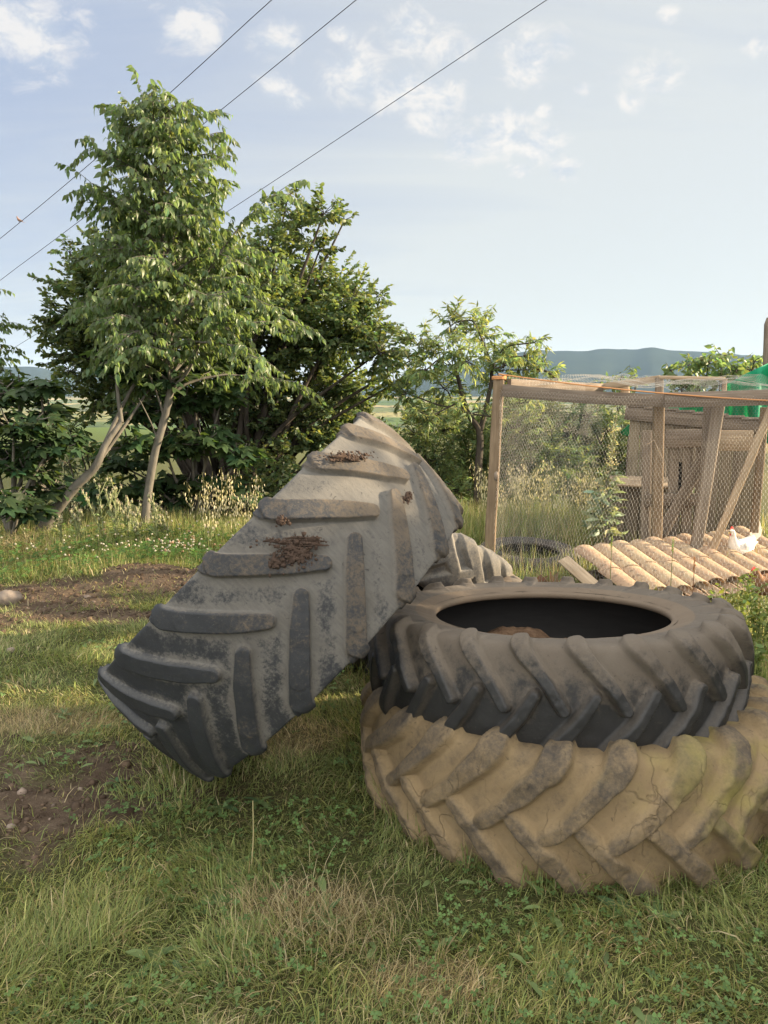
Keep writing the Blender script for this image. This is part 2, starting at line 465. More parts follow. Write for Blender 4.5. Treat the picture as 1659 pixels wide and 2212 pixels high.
#@@TYRES@@
# ------------------------------------------------------------------ tractor tyres
def rubber_mat(name, dark, dust, earth, dust_floor, dust_lug, rough=.62, algae=0.0, crack=0.0, streak=0.0, speck=0.5, grad=None, lugdust=None, halo=.16, crisp=.13):
    """worn rubber: dark compound, pale dust caked between the lugs, scuffed lug faces, odd stains"""
    N = NT(name)
    co = N.coord()
    lug = N.attr('lug', 'Fac')
    big = N.noise(co, 4.5, 5, .62, .3)
    mid = N.noise(co, 17, 6, .68, .2)
    fine = N.noise(co, 90, 5, .72)
    grit = N.noise(co, 320, 2, .6)
    base = N.mix(mid, tuple(k * .65 for k in dark), tuple(k * 1.5 for k in dark))
    amt = N.n('Mix', {0: lug, 2: dust_floor, 3: dust_lug}, data_type='FLOAT').outputs[0]
    amt = N.math('ADD', amt, N.math('MULTIPLY', N.attr('halo', 'Fac'), halo))
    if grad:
        # dust colour takes over further along the grad direction
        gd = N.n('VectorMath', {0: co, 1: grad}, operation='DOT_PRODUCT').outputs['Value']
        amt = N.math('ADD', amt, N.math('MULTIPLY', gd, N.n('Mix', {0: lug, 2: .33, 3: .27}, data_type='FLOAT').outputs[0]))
    k = N.math('ADD', N.math('ADD', N.math('MULTIPLY', big, .55), N.math('MULTIPLY', mid, .5)), N.math('MULTIPLY', fine, speck))
    k = N.math('ADD', N.math('SUBTRACT', k, .5 * (.55 + .5 + speck)), N.math('SUBTRACT', amt, .5))
    f = N.n('MapRange', {'Value': k, 'From Min': -crisp, 'From Max': crisp * 1.2, 'To Min': 0.0, 'To Max': .92}, interpolation_type='SMOOTHSTEP').outputs[0]
    if streak:
        st = N.noise(N.mapping(co, (3, 3, .5)), 26, 4, .6, .8)
        f = N.math('MULTIPLY', f, N.ramp(st, [(.25, 1.0 - streak), (.6, 1.0)]))
    dcol = N.mix(N.noise(co, 8, 5, .6), dust, earth)
    dcol = N.mix(N.math('MULTIPLY', grit, .3), dcol, tuple(k_ * .45 for k_ in dust))
    if lugdust:
        ld = N.mix(N.noise(co, 8, 5, .6), lugdust, tuple(q * .6 for q in lugdust))
        dcol = N.mix(lug, dcol, ld)
    c = N.mix(f, base, dcol)
    # lug edges worn pale, with caught light painted in; faces carry scratches and chips
    ed = N.math('MULTIPLY', N.math('MULTIPLY', lug, N.math('SUBTRACT', 1.0, lug)), N.math('MULTIPLY', fine, 2.6))
    c = N.mix(N.math('MULTIPLY', ed, .75, True), c, tuple(min(.5, q * 1.15) for q in dust))
    sc1 = N.noise(N.mapping(co, (1, 1, 7), (.5, .3, .4)), 42, 3, .7, 1.2)
    sc2 = N.noise(N.mapping(co, (7, 1, 1), (.2, .6, .9)), 38, 3, .7, 1.2)
    scr = N.math('MAXIMUM', N.ramp(sc1, [(.66, 0.0), (.70, 1.0)]), N.ramp(sc2, [(.67, 0.0), (.71, 1.0)]))
    c = N.mix(N.math('MULTIPLY', scr, .30), c, tuple(q * 1.1 for q in dust))
    chip = N.ramp(N.noise(co, 34, 6, .75, .6), [(.62, 0.0), (.66, 1.0)])
    c = N.mix(N.math('MULTIPLY', chip, .55), c, tuple(q * .7 for q in dark))
    if algae:
        a = N.ramp(N.noise(co, 3.4, 4, .6), [(.52, 0.0), (.68, algae)])
        gx = N.n('SeparateXYZ', {0: co}).outputs[0]
        a = N.math('MULTIPLY', a, N.n('MapRange', {'Value': gx, 'From Min': -.25, 'From Max': .4}).outputs[0])
        c = N.mix(a, c, (.26, .235, .05))
    h = N.math('SUBTRACT', N.math('ADD', N.math('MULTIPLY', mid, .35), N.math('MULTIPLY', fine, .5)), N.math('MULTIPLY', chip, .25))
    nrm = N.bump(h, .45, .006)
    if crack:
        cv = N.mapping(N.n('VectorMath', {0: co, 1: N.n('VectorMath', {0: N.n('TexNoise', {'Vector': co, 'Scale': 9.0, 'Detail': 4.0}).outputs['Color'], 1: (.09, .09, .09)}, operation='MULTIPLY').outputs[0]}, operation='ADD').outputs[0], (1, 1, .45))
        vo = N.n('TexVoronoi', {'Vector': cv, 'Scale': 9.5}, feature='DISTANCE_TO_EDGE').outputs['Distance']
        cr = N.ramp(vo, [(.0, 1.0), (.022, 0.0)])
        cr = N.math('MULTIPLY', cr, N.ramp(big, [(.48, 0.0), (.6, 1.0)]))
        c = N.mix(N.math('MULTIPLY', cr, crack), c, (.02, .015, .012))
        nrm = N.bump(N.math('SUBTRACT', h, N.math('MULTIPLY', cr, .8)), .5, .007)
    rr = N.n('Mix', {0: f, 2: rough, 3: .95}, data_type='FLOAT').outputs[0]
    return N.done(N.principled(c, rr, nrm, .35))

def catmull(pts, n=40):
    p = np.array([2 * pts[0] - pts[1]] + list(pts) + [2 * pts[-1] - pts[-2]])
    out = []
    for i in range(1, len(p) - 2):
        for t in np.arange(n) / n:
            a, b, c, d = p[i - 1], p[i], p[i + 1], p[i + 2]
            out.append(.5 * (2 * b + (c - a) * t + (2 * a - 5 * b + 4 * c - d) * t * t + (3 * b - a - 3 * c + d) * t ** 3))
    out.append(p[-2])
    return np.array(out)

def make_tyre(name, label, Ro, W, Rb, half, nodes, nlug, lugh, flank, mats, loc, axis=(0, 0, 1), spin=0.0, nose=1, res=900, deform=None, warp=.0, split=.62, wear=0.0, lump=.012):
    """tyre about local z; half: profile from crown to bead (z fraction of half width, radial fraction);
    nodes: centre line of one lug [(along, across t, half width, height factor)], mirrored for the other side"""
    hp = catmull([np.array((a * W / 2, Rb + (Ro - Rb) * b)) for a, b in half], 30)
    seg = np.r_[0, np.cumsum(np.linalg.norm(np.diff(hp, axis=0), axis=1))]
    Lh = seg[-1]
    tl = np.r_[np.linspace(0, Lh * split, 84), np.linspace(Lh * split, Lh, 26)[1:]]
    q = np.stack([np.interp(tl, seg, hp[:, 0]), np.interp(tl, seg, hp[:, 1])], 1)
    P = np.vstack([q[::-1] * (1, 1), (q[1:] * (-1, 1))])
    T = np.r_[tl[::-1], -tl[1:]]
    tg = np.gradient(P, axis=0); tg /= np.linalg.norm(tg, axis=1)[:, None] + 1e-9
    nr = np.stack([-tg[:, 1], tg[:, 0]], 1)
    if nr[len(nr) // 2, 1] < 0: nr = -nr
    th = np.arange(res) / res * 2 * math.pi
    pitch = 2 * math.pi * Ro / nlug
    X = (th * Ro)[None, :] + 0 * T[:, None]
    TT = T[:, None] + 0 * th[None, :]
    if warp:
        pp = np.stack([np.cos(th) * 2.2, np.sin(th) * 2.2], 1)
        X = X + ((fbm(pp * 2, 3, 31) - .5) * warp)[None]
    mask = np.zeros_like(X); hgt = np.zeros_like(X); halo = np.zeros_like(X)
    for side in (1, -1):
        t_ = TT * side
        x_ = X * nose + (0 if side > 0 else pitch / 2)
        base = np.floor(x_ / pitch) * pitch
        for k in (-2, -1, 0, 1, 2):
            dx = x_ - base - k * pitch
            for (a, b) in zip(nodes[:-1], nodes[1:]):
                ax, atn, aw, ah = a; bx, btn, bw, bh = b
                vx, vt = bx - ax, btn - atn
                s = np.clip(((dx - ax) * vx + (t_ - atn) * vt) / (vx * vx + vt * vt), 0, 1)
                d = np.hypot(dx - ax - s * vx, t_ - atn - s * vt) - (aw + s * (bw - aw))
                mk = sstep(flank, 0, d); halo = np.maximum(halo, sstep(.045, .004, d) * ah)
                hh = mk * (ah + s * (bh - ah))
                better = hh > hgt
                hgt = np.where(better, hh, hgt); mask = np.maximum(mask, mk)
    rn = np.array([(math.cos(a) * 3, math.sin(a) * 3) for a in th])
    body = (fbm(np.stack([np.cos(th)[None] * 6 + 0 * TT, np.sin(th)[None] * 6 + TT * 9], -1).reshape(-1, 2), 4, 77).reshape(TT.shape) - .5)
    disp = hgt * lugh * (1 + wear * body * 2) + body * lump
    rad = P[:, 1][:, None] + nr[:, 1][:, None] * disp
    zz = P[:, 0][:, None] + nr[:, 0][:, None] * disp
    V = np.stack([rad * np.cos(th)[None], rad * np.sin(th)[None], zz], -1)
    nT = len(T)
    def fix(v):
        return deform(v.reshape(-1, 3)).reshape(v.shape) if deform else v
    V = fix(V)
    ax_ = Vector(axis).normalized()
    rot = Vector((0, 0, 1)).rotation_difference(ax_)
    if spin: rot = rot @ Quaternion((0, 0, 1), spin)
    root = thing(name, label, 'tyre', loc, rot)
    i_in = int(np.argmin(np.abs(T - Lh * split))), int(np.argmin(np.abs(T + Lh * split)))
    nb = 5
    def grid(lo, hi, nm, mat, thick=False):
        m = MB(); sub = V[lo:hi + 1]; k = hi - lo + 1
        i = np.arange(k - 1)[:, None] * res; j = np.arange(res)[None]; j2 = (j + 1) % res
        f = np.stack([i + j, i + res + j, i + res + j2, i + j2], -1).reshape(-1, 4)
        m.add(sub.reshape(-1, 3), f)
        return m.build(nm, mat, root, attrs={'lug': mask[lo:hi + 1].ravel(), 'halo': (halo * (1 - mask))[lo:hi + 1].ravel()})
    grid(i_in[0], i_in[1], 'tread', mats[0])
    grid(nb, i_in[0], 'sidewall', mats[1])
    grid(i_in[1], nT - 1 - nb, 'sidewall', mats[1])
    # bead rings: the last strip of the outside plus a rolled lip
    for sgn, lo in ((1, 0), (-1, nT - 1 - nb)):
        strip = P[lo:lo + nb + 1]
        end = P[0] if sgn > 0 else P[-1]
        lip = np.array([end + np.array((-sgn * .012 * (1 - math.cos(a)) - sgn * .0 , -.010 * math.sin(a))) for a in np.linspace(0, math.pi, 7)[1:]])
        lip = np.vstack([lip, lip[-1] + np.array((-sgn * .006, .03))])
        path = np.vstack([strip[::-1], lip]) if sgn > 0 else np.vstack([strip, lip])
        r2 = min(res, 360); t2 = np.arange(r2) / r2 * 2 * math.pi
        v = np.stack([path[:, 1][:, None] * np.cos(t2)[None], path[:, 1][:, None] * np.sin(t2)[None], path[:, 0][:, None] + 0 * t2[None]], -1)
        v = fix(v)
        m = MB(); k = len(path)
        i = np.arange(k - 1)[:, None] * r2; j = np.arange(r2)[None]; j2 = (j + 1) % r2
        f = np.stack([i + j, i + r2 + j, i + r2 + j2, i + j2], -1).reshape(-1, 4)
        if sgn > 0: f = f[:, ::-1]
        m.add(v.reshape(-1, 3), f)
        m.build('bead', mats[2], root, attrs={'lug': np.zeros(k * r2)})
    # inner liner, 28 mm inside the carcass
    inn = P[::4] - nr[::4] * .028
    inn = inn[1:-1]
    r2 = 240; t2 = np.arange(r2) / r2 * 2 * math.pi
    v = fix(np.stack([inn[:, 1][:, None] * np.cos(t2)[None], inn[:, 1][:, None] * np.sin(t2)[None], inn[:, 0][:, None] + 0 * t2[None]], -1))
    m = MB(); k = len(inn)
    i = np.arange(k - 1)[:, None] * r2; j = np.arange(r2)[None]; j2 = (j + 1) % r2
    m.add(v.reshape(-1, 3), np.stack([i + j, i + j2, i + r2 + j2, i + r2 + j], -1).reshape(-1, 4))
    m.build('inner_liner', mats[3], root)
    return root

LINER = NT('bare_inner_rubber')
_n = LINER.noise(LINER.mapping(LINER.coord(), (1, 1, 5)), 8, 4, .6)
LINER = LINER.done(LINER.principled(LINER.mix(_n, (.010, .010, .011), (.030, .028, .027)), .6, None, .35))

# lower tyre of the stack: big, bald, coated in old ochre paint
m_ochre = rubber_mat('ochre_caked_rubber', (.050, .042, .034), (.285, .212, .115), (.185, .128, .070), .66, .50, .8, algae=.6, crack=.38, speck=.45, crisp=.22)
m_ochre_side = rubber_mat('brown_dusty_sidewall', (.05, .042, .036), (.20, .145, .09), (.13, .09, .055), .72, .6, .85)
def squash(v):
    y = v[:, 1]; z = v[:, 2]
    k = 1 - .30 * sstep(-.75, .85, y) * sstep(-.22, .22, z)
    v = v.copy(); v[:, 2] = (z + .215) * k - .215
    bul = 1 + .012 * np.clip(1 - np.abs(z) / .22, 0, 1)
    v[:, :2] *= bul[:, None]
    return v
HALF_BALLOON = [(0, 1.0), (.25, .99), (.5, .955), (.72, .895), (.88, .81), (.97, .70), (1.0, .56), (.985, .40), (.93, .22), (.85, .07), (.80, 0)]
HALF_SQUARE = [(0, 1.0), (.3, .995), (.58, .978), (.80, .945), (.93, .895), (.99, .80), (1.0, .64), (.985, .45), (.93, .25), (.85, .08), (.80, 0)]
make_tyre('tractor_tyre', 'fat ochre caked tractor tyre lying flat at the bottom of the stack', .75, .45, .41, HALF_SQUARE,
          [(.07, -.020, .014, .8), (-.03, .075, .020, 1.0), (-.12, .175, .028, 1.0), (-.155, .225, .033, .95), (-.17, .275, .034, .7), (-.18, .34, .030, .0)], 24, .044, .018,
          (m_ochre, m_ochre_side, m_ochre_side, LINER), (.705, 2.735, .205), spin=R(4), nose=-1, deform=squash, warp=.10, split=.72, wear=.45)

# upper tyre of the stack
m_black = rubber_mat('black_worn_rubber', (.021, .021, .021), (.155, .132, .104), (.10, .078, .058), .35, .31, .55, speck=.35, grad=(0, 0, 7.0))
m_black_side = rubber_mat('dusty_brown_sidewall', (.045, .040, .036), (.20, .155, .11), (.13, .095, .064), .76, .66, .8)
HALF_TOP = [(0, 1.0), (.3, .99), (.58, .965), (.80, .925), (.93, .875), (.99, .80), (1.0, .66), (.985, .45), (.95, .28), (.90, .12), (.86, 0)]
TOP_AX = Vector((-.015, math.sin(R(6.2)), math.cos(R(6.2))))
make_tyre('tractor_tyre', 'black worn tractor tyre lying flat on top of the ochre tyre', .672, .335, .45, HALF_TOP,
          [(.062, -.020, .012, 1.0), (.02, .050, .014, 1.0), (-.056, .140, .018, 1.0), (-.074, .172, .025, .70), (-.066, .204, .023, .18), (-.05, .26, .015, .0)], 24, .037, .012,
          (m_black, m_black_side, m_black_side, LINER), (.645, 2.75, .50), axis=TOP_AX, spin=R(1), nose=1, warp=.03, split=.80, wear=.25, lump=.008)

# big tyre leaning on the stack, its tread to the viewer
LEAN_C = np.array((-.390, 2.875, .708))
LEAN_AX = np.array((-.707, .045, .706)); LEAN_AX /= np.linalg.norm(LEAN_AX)
LEAN_R, LEAN_W = .728, .53
_ql = Vector((0, 0, 1)).rotation_difference(Vector(LEAN_AX)) @ Quaternion((0, 0, 1), R(3))
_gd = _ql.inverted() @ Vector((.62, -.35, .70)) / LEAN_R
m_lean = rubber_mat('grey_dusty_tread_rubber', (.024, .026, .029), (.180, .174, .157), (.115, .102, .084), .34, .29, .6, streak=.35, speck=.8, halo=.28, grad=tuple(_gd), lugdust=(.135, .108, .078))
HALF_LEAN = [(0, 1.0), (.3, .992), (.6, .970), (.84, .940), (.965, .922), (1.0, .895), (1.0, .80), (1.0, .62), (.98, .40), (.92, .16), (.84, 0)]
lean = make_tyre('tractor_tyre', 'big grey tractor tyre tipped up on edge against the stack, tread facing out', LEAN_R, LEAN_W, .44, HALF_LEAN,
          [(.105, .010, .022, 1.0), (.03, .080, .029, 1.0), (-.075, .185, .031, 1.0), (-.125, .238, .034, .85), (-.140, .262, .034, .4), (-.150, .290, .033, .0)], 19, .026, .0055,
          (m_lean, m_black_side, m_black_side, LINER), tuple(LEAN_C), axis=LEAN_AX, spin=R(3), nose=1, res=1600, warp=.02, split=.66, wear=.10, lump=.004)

# tyres lying behind the stack
m_grey = rubber_mat('bleached_grey_rubber', (.05, .05, .05), (.20, .185, .155), (.13, .11, .085), .46, .50, .7)
make_tyre('tractor_tyre', 'dark tractor tyre lying in the shade under the leaning tyre, behind the stack', .55, .40, .32, HALF_BALLOON,
          [(.06, -.015, .024, .9), (-.04, .085, .030, 1.0), (-.13, .19, .036, 1.0), (-.17, .27, .036, .6), (-.2, .32, .03, .0)], 20, .045, .02,
          (m_black, m_black_side, m_black_side, LINER), (.27, 4.12, .19), res=500)
make_tyre('tractor_tyre', 'pale grey tyre with blunt lugs tipped over behind the stack', .50, .34, .32, HALF_BALLOON,
          [(.06, -.01, .022, 1.0), (-.03, .07, .028, 1.0), (-.10, .14, .034, 1.0), (-.14, .20, .036, .7), (-.16, .27, .03, .0)], 17, .024, .024,
          (m_grey, m_grey, m_grey, LINER), (.28, 4.45, .50), axis=(.50, .16, .85), res=500)
m_flat = rubber_mat('faded_brown_rubber', (.03, .028, .026), (.11, .09, .07), (.07, .055, .042), .45, .45, .7)
make_tyre('car_tyre', 'faded brown tyre lying flat behind the wire mesh', .45, .19, .27, HALF_TOP,
          [(.02, -.01, .008, 1.0), (-.01, .05, .008, 1.0), (-.03, .10, .008, .0)], 40, .008, .008,
          (m_flat, m_flat, m_flat, LINER), (1.28, 6.40, .01), axis=(.02, -.05, 1), res=400)

# soil lying inside the stacked tyres
def soil_heap():
    m = MB(); n = 70
    g = np.linspace(-.55, .55, n)
    X, Y = np.meshgrid(g, g); x, y = X.ravel(), Y.ravel()
    r = np.hypot(x, y)
    z = .10 * np.exp(-((x + .05) / .34) ** 2) * sstep(-.35, .3, y) + (fbm(np.stack([x * 9, y * 9], 1), 5, 4) - .5) * .09 + .16 - .12 * sstep(.25, .56, r)
    i = np.arange(n - 1)[:, None] * n; j = np.arange(n - 1)[None]
    m.add(np.stack([x, y, z], 1), np.stack([i + j, i + j + 1, i + n + j + 1, i + n + j], -1).reshape(-1, 4))
    N = NT('dry_brown_soil'); co = N.coord()
    a, b = N.noise(co, 14, 6, .7), N.noise(co, 70, 4, .7)
    c = N.mix(N.ramp(a, [(.3, 0.0), (.7, 1.0)]), (.06, .034, .02), (.20, .13, .08))
    mt = N.done(N.principled(c, 1.0, N.bump(N.math('ADD', a, b), .8, .02), .1))
    o = m.build('soil_heap', mt); o.location = (.62, 2.84, .20)
    tag(o, 'crumbly brown soil lying inside the stacked tyres', 'soil')
soil_heap()

# clods of dried mud stuck to the leaning tyre
def hit_lean(px, py):
    o = np.array((0, 0, CAM_H)); d = ray(px, py); a = LEAN_AX
    oc = o - LEAN_C
    dp, op = d - a * (d @ a), oc - a * (oc @ a)
    rr = LEAN_R + .02
    A, B, C = dp @ dp, 2 * dp @ op, op @ op - rr * rr
    t = (-B - math.sqrt(max(0, B * B - 4 * A * C))) / (2 * A)
    p = o + d * t
    n = (p - LEAN_C) - a * ((p - LEAN_C) @ a)
    return p, n / np.linalg.norm(n)
_q = lean.rotation_quaternion.inverted()
mud_m = NT('dried_red_mud'); _co = mud_m.coord()
mud_m = mud_m.done(mud_m.principled(mud_m.mix(mud_m.noise(_co, 60, 5, .7), (.030, .021, .016), (.088, .061, .047)), 1.0, None, .1))
ICO_V = None
def clod_template():
    t = (1 + 5 ** .5) / 2
    v = np.array([(-1, t, 0), (1, t, 0), (-1, -t, 0), (1, -t, 0), (0, -1, t), (0, 1, t), (0, -1, -t), (0, 1, -t), (t, 0, -1), (t, 0, 1), (-t, 0, -1), (-t, 0, 1)], float)
    v /= np.linalg.norm(v[0])
    f = [(0, 11, 5), (0, 5, 1), (0, 1, 7), (0, 7, 10), (0, 10, 11), (1, 5, 9), (5, 11, 4), (11, 10, 2), (10, 7, 6), (7, 1, 8), (3, 9, 4), (3, 4, 2), (3, 2, 6), (3, 6, 8), (3, 8, 9), (4, 9, 5), (2, 4, 11), (6, 2, 10), (8, 6, 7), (9, 8, 1)]
    return v, f
def clods(m, pos, nrm, size, tint=None, flat=.38):
    v, f = clod_template()
    n = len(pos)
    for k in range(n):
        vv = v * (1 + rng.uniform(-.28, .28, (len(v), 1)))
        a = Vector(nrm[k]); q = Vector((0, 0, 1)).rotation_difference(a).to_matrix()
        vv = vv * np.array((1, rng.uniform(.6, 1), flat)) * size[k]
        an = rng.uniform(0, 6.28); c_, s_ = math.cos(an), math.sin(an)
        vv = vv @ np.array([(c_, s_, 0), (-s_, c_, 0), (0, 0, 1)])
        vv = vv @ np.array(q).T + pos[k]
        m.add(vv, f, tint[k] if tint is not None else None)
for (cx, cy, sx, sy, n) in ((640, 1195, 30, 26, 260), (645, 1170, 70, 10, 60), (752, 988, 42, 9, 120), (600, 1215, 20, 22, 20), (880, 1075, 10, 12, 22), (610, 1125, 14, 8, 26)):
    m = MB(); P_, N_, S_ = [], [], []
    for _ in range(int(n * 1.5)):
        p, nn = hit_lean(random.gauss(cx, sx * .55), random.gauss(cy, sy * .55))
        P_.append(p + nn * random.uniform(.0, .009)); N_.append(nn); S_.append(abs(random.gauss(0, .0034)) + .0013)
    g = 34; sv = []; tk = []
    for iy in range(g):
        for ix in range(g):
            u_, w_ = (ix / (g - 1) * 2 - 1) * 1.25, (iy / (g - 1) * 2 - 1) * 1.25
            p, nn = hit_lean(cx + u_ * sx, cy + w_ * sy)
            t_ = (.75 - (u_ * u_ + w_ * w_)) + (fbm(np.array([[u_ * 2.2 + cx, w_ * 2.2 + cy]]), 4, 5)[0] - .5) * 3.2
            t_ = min(.9, max(0, t_)); tk.append(t_)
            sv.append(tuple(_q @ Vector(p + nn * (.012 * t_ + random.uniform(0, .003) * (t_ > 0) - .002) - LEAN_C)))
    sf = [(q, q + 1, q + g + 1, q + g) for iy in range(g - 1) for q in range(iy * g, iy * g + g - 1) if min(tk[q], tk[q + 1], tk[q + g], tk[q + g + 1]) > 0 or sum(tk[k_] > 0 for k_ in (q, q + 1, q + g, q + g + 1)) >= 3]
    if sf: m.add(sv, sf)
    P_ = np.array([tuple(_q @ Vector(p - LEAN_C)) for p in P_]); N_ = [tuple(_q @ Vector(k)) for k in N_]
    clods(m, P_, N_, S_)
    m.build('mud_patch', mud_m, lean, kind='stuff')
#@@FENCE@@
# ------------------------------------------------------------------ timber, wire, coop
def board_mat(name, c1, c2, dark=.5, grain=55):
    N = NT(name)
    co = N.n('VectorMath', {0: N.coord(), 1: N.n('VectorMath', {0: N.n('ObjectInfo').outputs['Random'], 1: (7.3, 3.1, 11.7)}, operation='MULTIPLY').outputs[0]}, operation='ADD').outputs[0]
    a = N.noise(N.mapping(co, (1, 1, .05)), grain, 4, .65, .5)
    a2 = N.noise(N.mapping(co, (1, 1, .02)), grain * 3, 3, .6)
    big = N.noise(N.mapping(co, (1, 1, .4)), 7, 4, .6)
    t = N.attr('tint')
    c = N.mix(N.ramp(a, [(.3, 0.0), (.7, 1.0)]), c1, c2)
    c = N.mix(N.math('MULTIPLY', N.ramp(a2, [(.5, 0.0), (.75, 1.0)]), .5), c, tuple(k * .5 for k in c1))
    c = N.mix(N.math('MULTIPLY', N.ramp(big, [(.45, 0.0), (.75, 1.0)]), dark), c, tuple(k * .4 for k in c1))
    rnd = N.n('MapRange', {'Value': N.n('ObjectInfo').outputs['Random'], 'To Min': .88, 'To Max': 1.1}).outputs[0]
    c = N.mix(1.0, N.mix(1.0, c, t, 'MULTIPLY'), N.n('CombineColor', {0: rnd, 1: rnd, 2: rnd}).outputs[0], 'MULTIPLY')
    return N.done(N.principled(c, .85, N.bump(N.math('ADD', a, N.math('MULTIPLY', a2, .5)), .4, .003), .2))
m_post = board_mat('tan_post_wood', (.165, .118, .074), (.26, .192, .122))
m_greyw = board_mat('silvered_board_wood', (.13, .10, .075), (.235, .19, .145), .55)
m_coop = board_mat('weathered_brown_wood', (.150, .118, .088), (.245, .20, .152), .25)
m_pale = board_mat('pale_lath_wood', (.30, .22, .14), (.44, .34, .23))

def board(name, a, b, w, t, mat, root, up=(0, 0, 1), segs=6, sag=0.0, wob=0.0, tint=None, parent=None):
    """one board as an object of its own, its length along local z"""
    a, b = Vector(a), Vector(b)
    z = (b - a); L = z.length; z.normalize()
    upv = Vector(up); upv = (upv - z * upv.dot(z)).normalized()
    y = z.cross(upv)
    m = MB()
    m.plank((0, 0, 0), (0, 0, L), w, t, up=(1, 0, 0), segs=segs, sag=sag, wob=wob, tint=tint)
    o = m.build(name, mat, parent or root, smooth=False)
    rot = Matrix((upv, y, z)).transposed().to_quaternion()
    loc = a - Vector(root.location)
    o.rotation_mode = 'QUATERNION'
    o.rotation_quaternion = rot
    o.location = loc
    if parent is not None:
        o.matrix_parent_inverse = Matrix.LocRotScale(parent.location, parent.rotation_quaternion, None).inverted()
    return o

def hexnet(m, fn, W, H, a=.026, r=.00034, tint=None, jitter=.12):
    """hexagonal wire netting over the sheet fn(u, v) -> points, u in 0..W, v in 0..H metres"""
    s = a / math.sqrt(3)
    nu, nv = int(W / a) + 1, int(H / (1.5 * s)) + 1
    I, J = np.meshgrid(np.arange(nu), np.arange(nv)); I, J = I.ravel(), J.ravel()
    cx = (I + .5 * (J % 2)) * a; cy = J * 1.5 * s
    def vert(du, dv): return np.stack([cx + du, cy + dv], 1)
    top, bot = vert(0, s), vert(0, -s)
    ul, ur, ll, lr = vert(-a / 2, s / 2), vert(a / 2, s / 2), vert(-a / 2, -s / 2), vert(a / 2, -s / 2)
    A = np.concatenate([top, top, ur]); B = np.concatenate([ul, ur, lr])
    thick = np.concatenate([np.full(len(top), 1.0), np.full(len(top), 1.0), np.full(len(top), 1.7)])
    def jit(p): return p + (np.stack([vnoise(p / a * 1.3 + 3, 1), vnoise(p / a * 1.3 + 9, 2)], 1) - .5) * a * jitter * 2
    A, B = jit(A), jit(B)
    ok = (A[:, 0] >= 0) & (B[:, 0] >= 0) & (A[:, 0] <= W) & (B[:, 0] <= W) & (A[:, 1] >= 0) & (B[:, 1] >= 0) & (A[:, 1] <= H) & (B[:, 1] <= H)
    A, B, thick = A[ok], B[ok], thick[ok]
    a3, b3 = fn(A[:, 0], A[:, 1]), fn(B[:, 0], B[:, 1])
    d = b3 - a3; d /= np.linalg.norm(d, axis=1)[:, None] + 1e-9
    u = np.cross(d, (0.3, 1.0, 0.2)); u /= np.linalg.norm(u, axis=1)[:, None] + 1e-9
    w = np.cross(d, u)
    ang = np.array((0, 2.094, 4.189))
    ring = (u[:, None] * np.cos(ang)[None, :, None] + w[:, None] * np.sin(ang)[None, :, None]) * (r * thick)[:, None, None]
    v = np.concatenate([a3[:, None] + ring, b3[:, None] + ring], 1)
    n = len(A)
    f = np.array([(0, 1, 4, 3), (1, 2, 5, 4), (2, 0, 3, 5)])
    m.add(v.reshape(-1, 3), (f[None] + (np.arange(n) * 6)[:, None, None]).reshape(-1, 4), tint)

m_wire = NT('dull_galvanised_wire'); m_wire = m_wire.done(m_wire.principled((.40, .39, .36), .55, None, .4, Metallic=.2))
m_rope = NT('orange_twine'); m_rope = m_rope.done(m_rope.principled((.50, .24, .10), .9))

run = thing('chicken_run', 'chicken run of tan posts, a grey top rail and hexagonal wire netting', 'chicken run', (.93, 6.15, 0))
gz = lambda x, y: float(ground_z(x, y)[0])
T1 = at(1078, 812, 6.2); B1 = np.array((.885, 6.1, gz(.885, 6.1) - .1))
board('post', B1, T1, .088, .075, m_post, run, up=(1, -.2, 0), segs=10, wob=.002)
# front rail in two spliced lengths
ra, rb, rc = at(1085, 843, 6.13), at(1459, 866, 5.86), at(1790, 855, 5.55)
board('rail', ra, rb, .10, .03, m_greyw, run, segs=12, sag=.014, wob=.001)
board('rail', rb + np.array((-.10, -.034, .006)), rc, .118, .03, m_greyw, run, segs=10, wob=.001)
board('rail', at(1100, 830, 6.3), at(1300, 838, 7.9), .09, .035, m_greyw, run, segs=4)
board('rail', at(1270, 840, 8.05), at(1425, 818, 7.6), .07, .035, m_pale, run, segs=4)
# raised frame behind
f1, f2 = at(1424, 815, 7.6), at(1566, 818, 7.3)
board('frame_bar', f1, f2, .035, .05, m_pale, run, segs=4)
board('frame_bar', at(1424, 870, 7.6), f1, .075, .05, m_coop, run, up=(1, 0, 0))
board('frame_bar', at(1562, 870, 7.3), f2, .035, .04, m_pale, run, up=(1, 0, 0))
board('frame_bar', at(1352, 870, 8.0), at(1349, 826, 8.0), .09, .04, m_pale, run, up=(1, 0, 0))
# gate posts
p2b, p2t = at(1417, 1250, 6.0), at(1423, 868, 6.0)
board('post', (p2b[0], 6.0, -.1), p2t, .080, .07, m_post, run, up=(1, -.1, 0), segs=8, wob=.0015)
p3t = at(1553, 868, 5.92)
board('post', (2.50, 5.86, -.1), p3t, .085, .07, m_coop, run, up=(1, -.1, 0), segs=8, wob=.0015)
board('post', at(1528, 1020, 5.98), at(1536, 868, 6.0), .11, .03, m_coop, run, up=(1, -.1, 0), segs=8)
board('post', at(1629, 1150, 6.0), at(1652, 880, 6.0), .055, .05, m_post, run, up=(1, 0, 0))
board('strut', at(1540, 1185, 5.82), at(1672, 868, 5.72), .055, .035, m_pale, run, up=(1, 0, 0), segs=8, wob=.003)
board('batten', at(1537, 952, 6.0), at(1625, 952, 6.02), .165, .025, m_pale, run, segs=3)
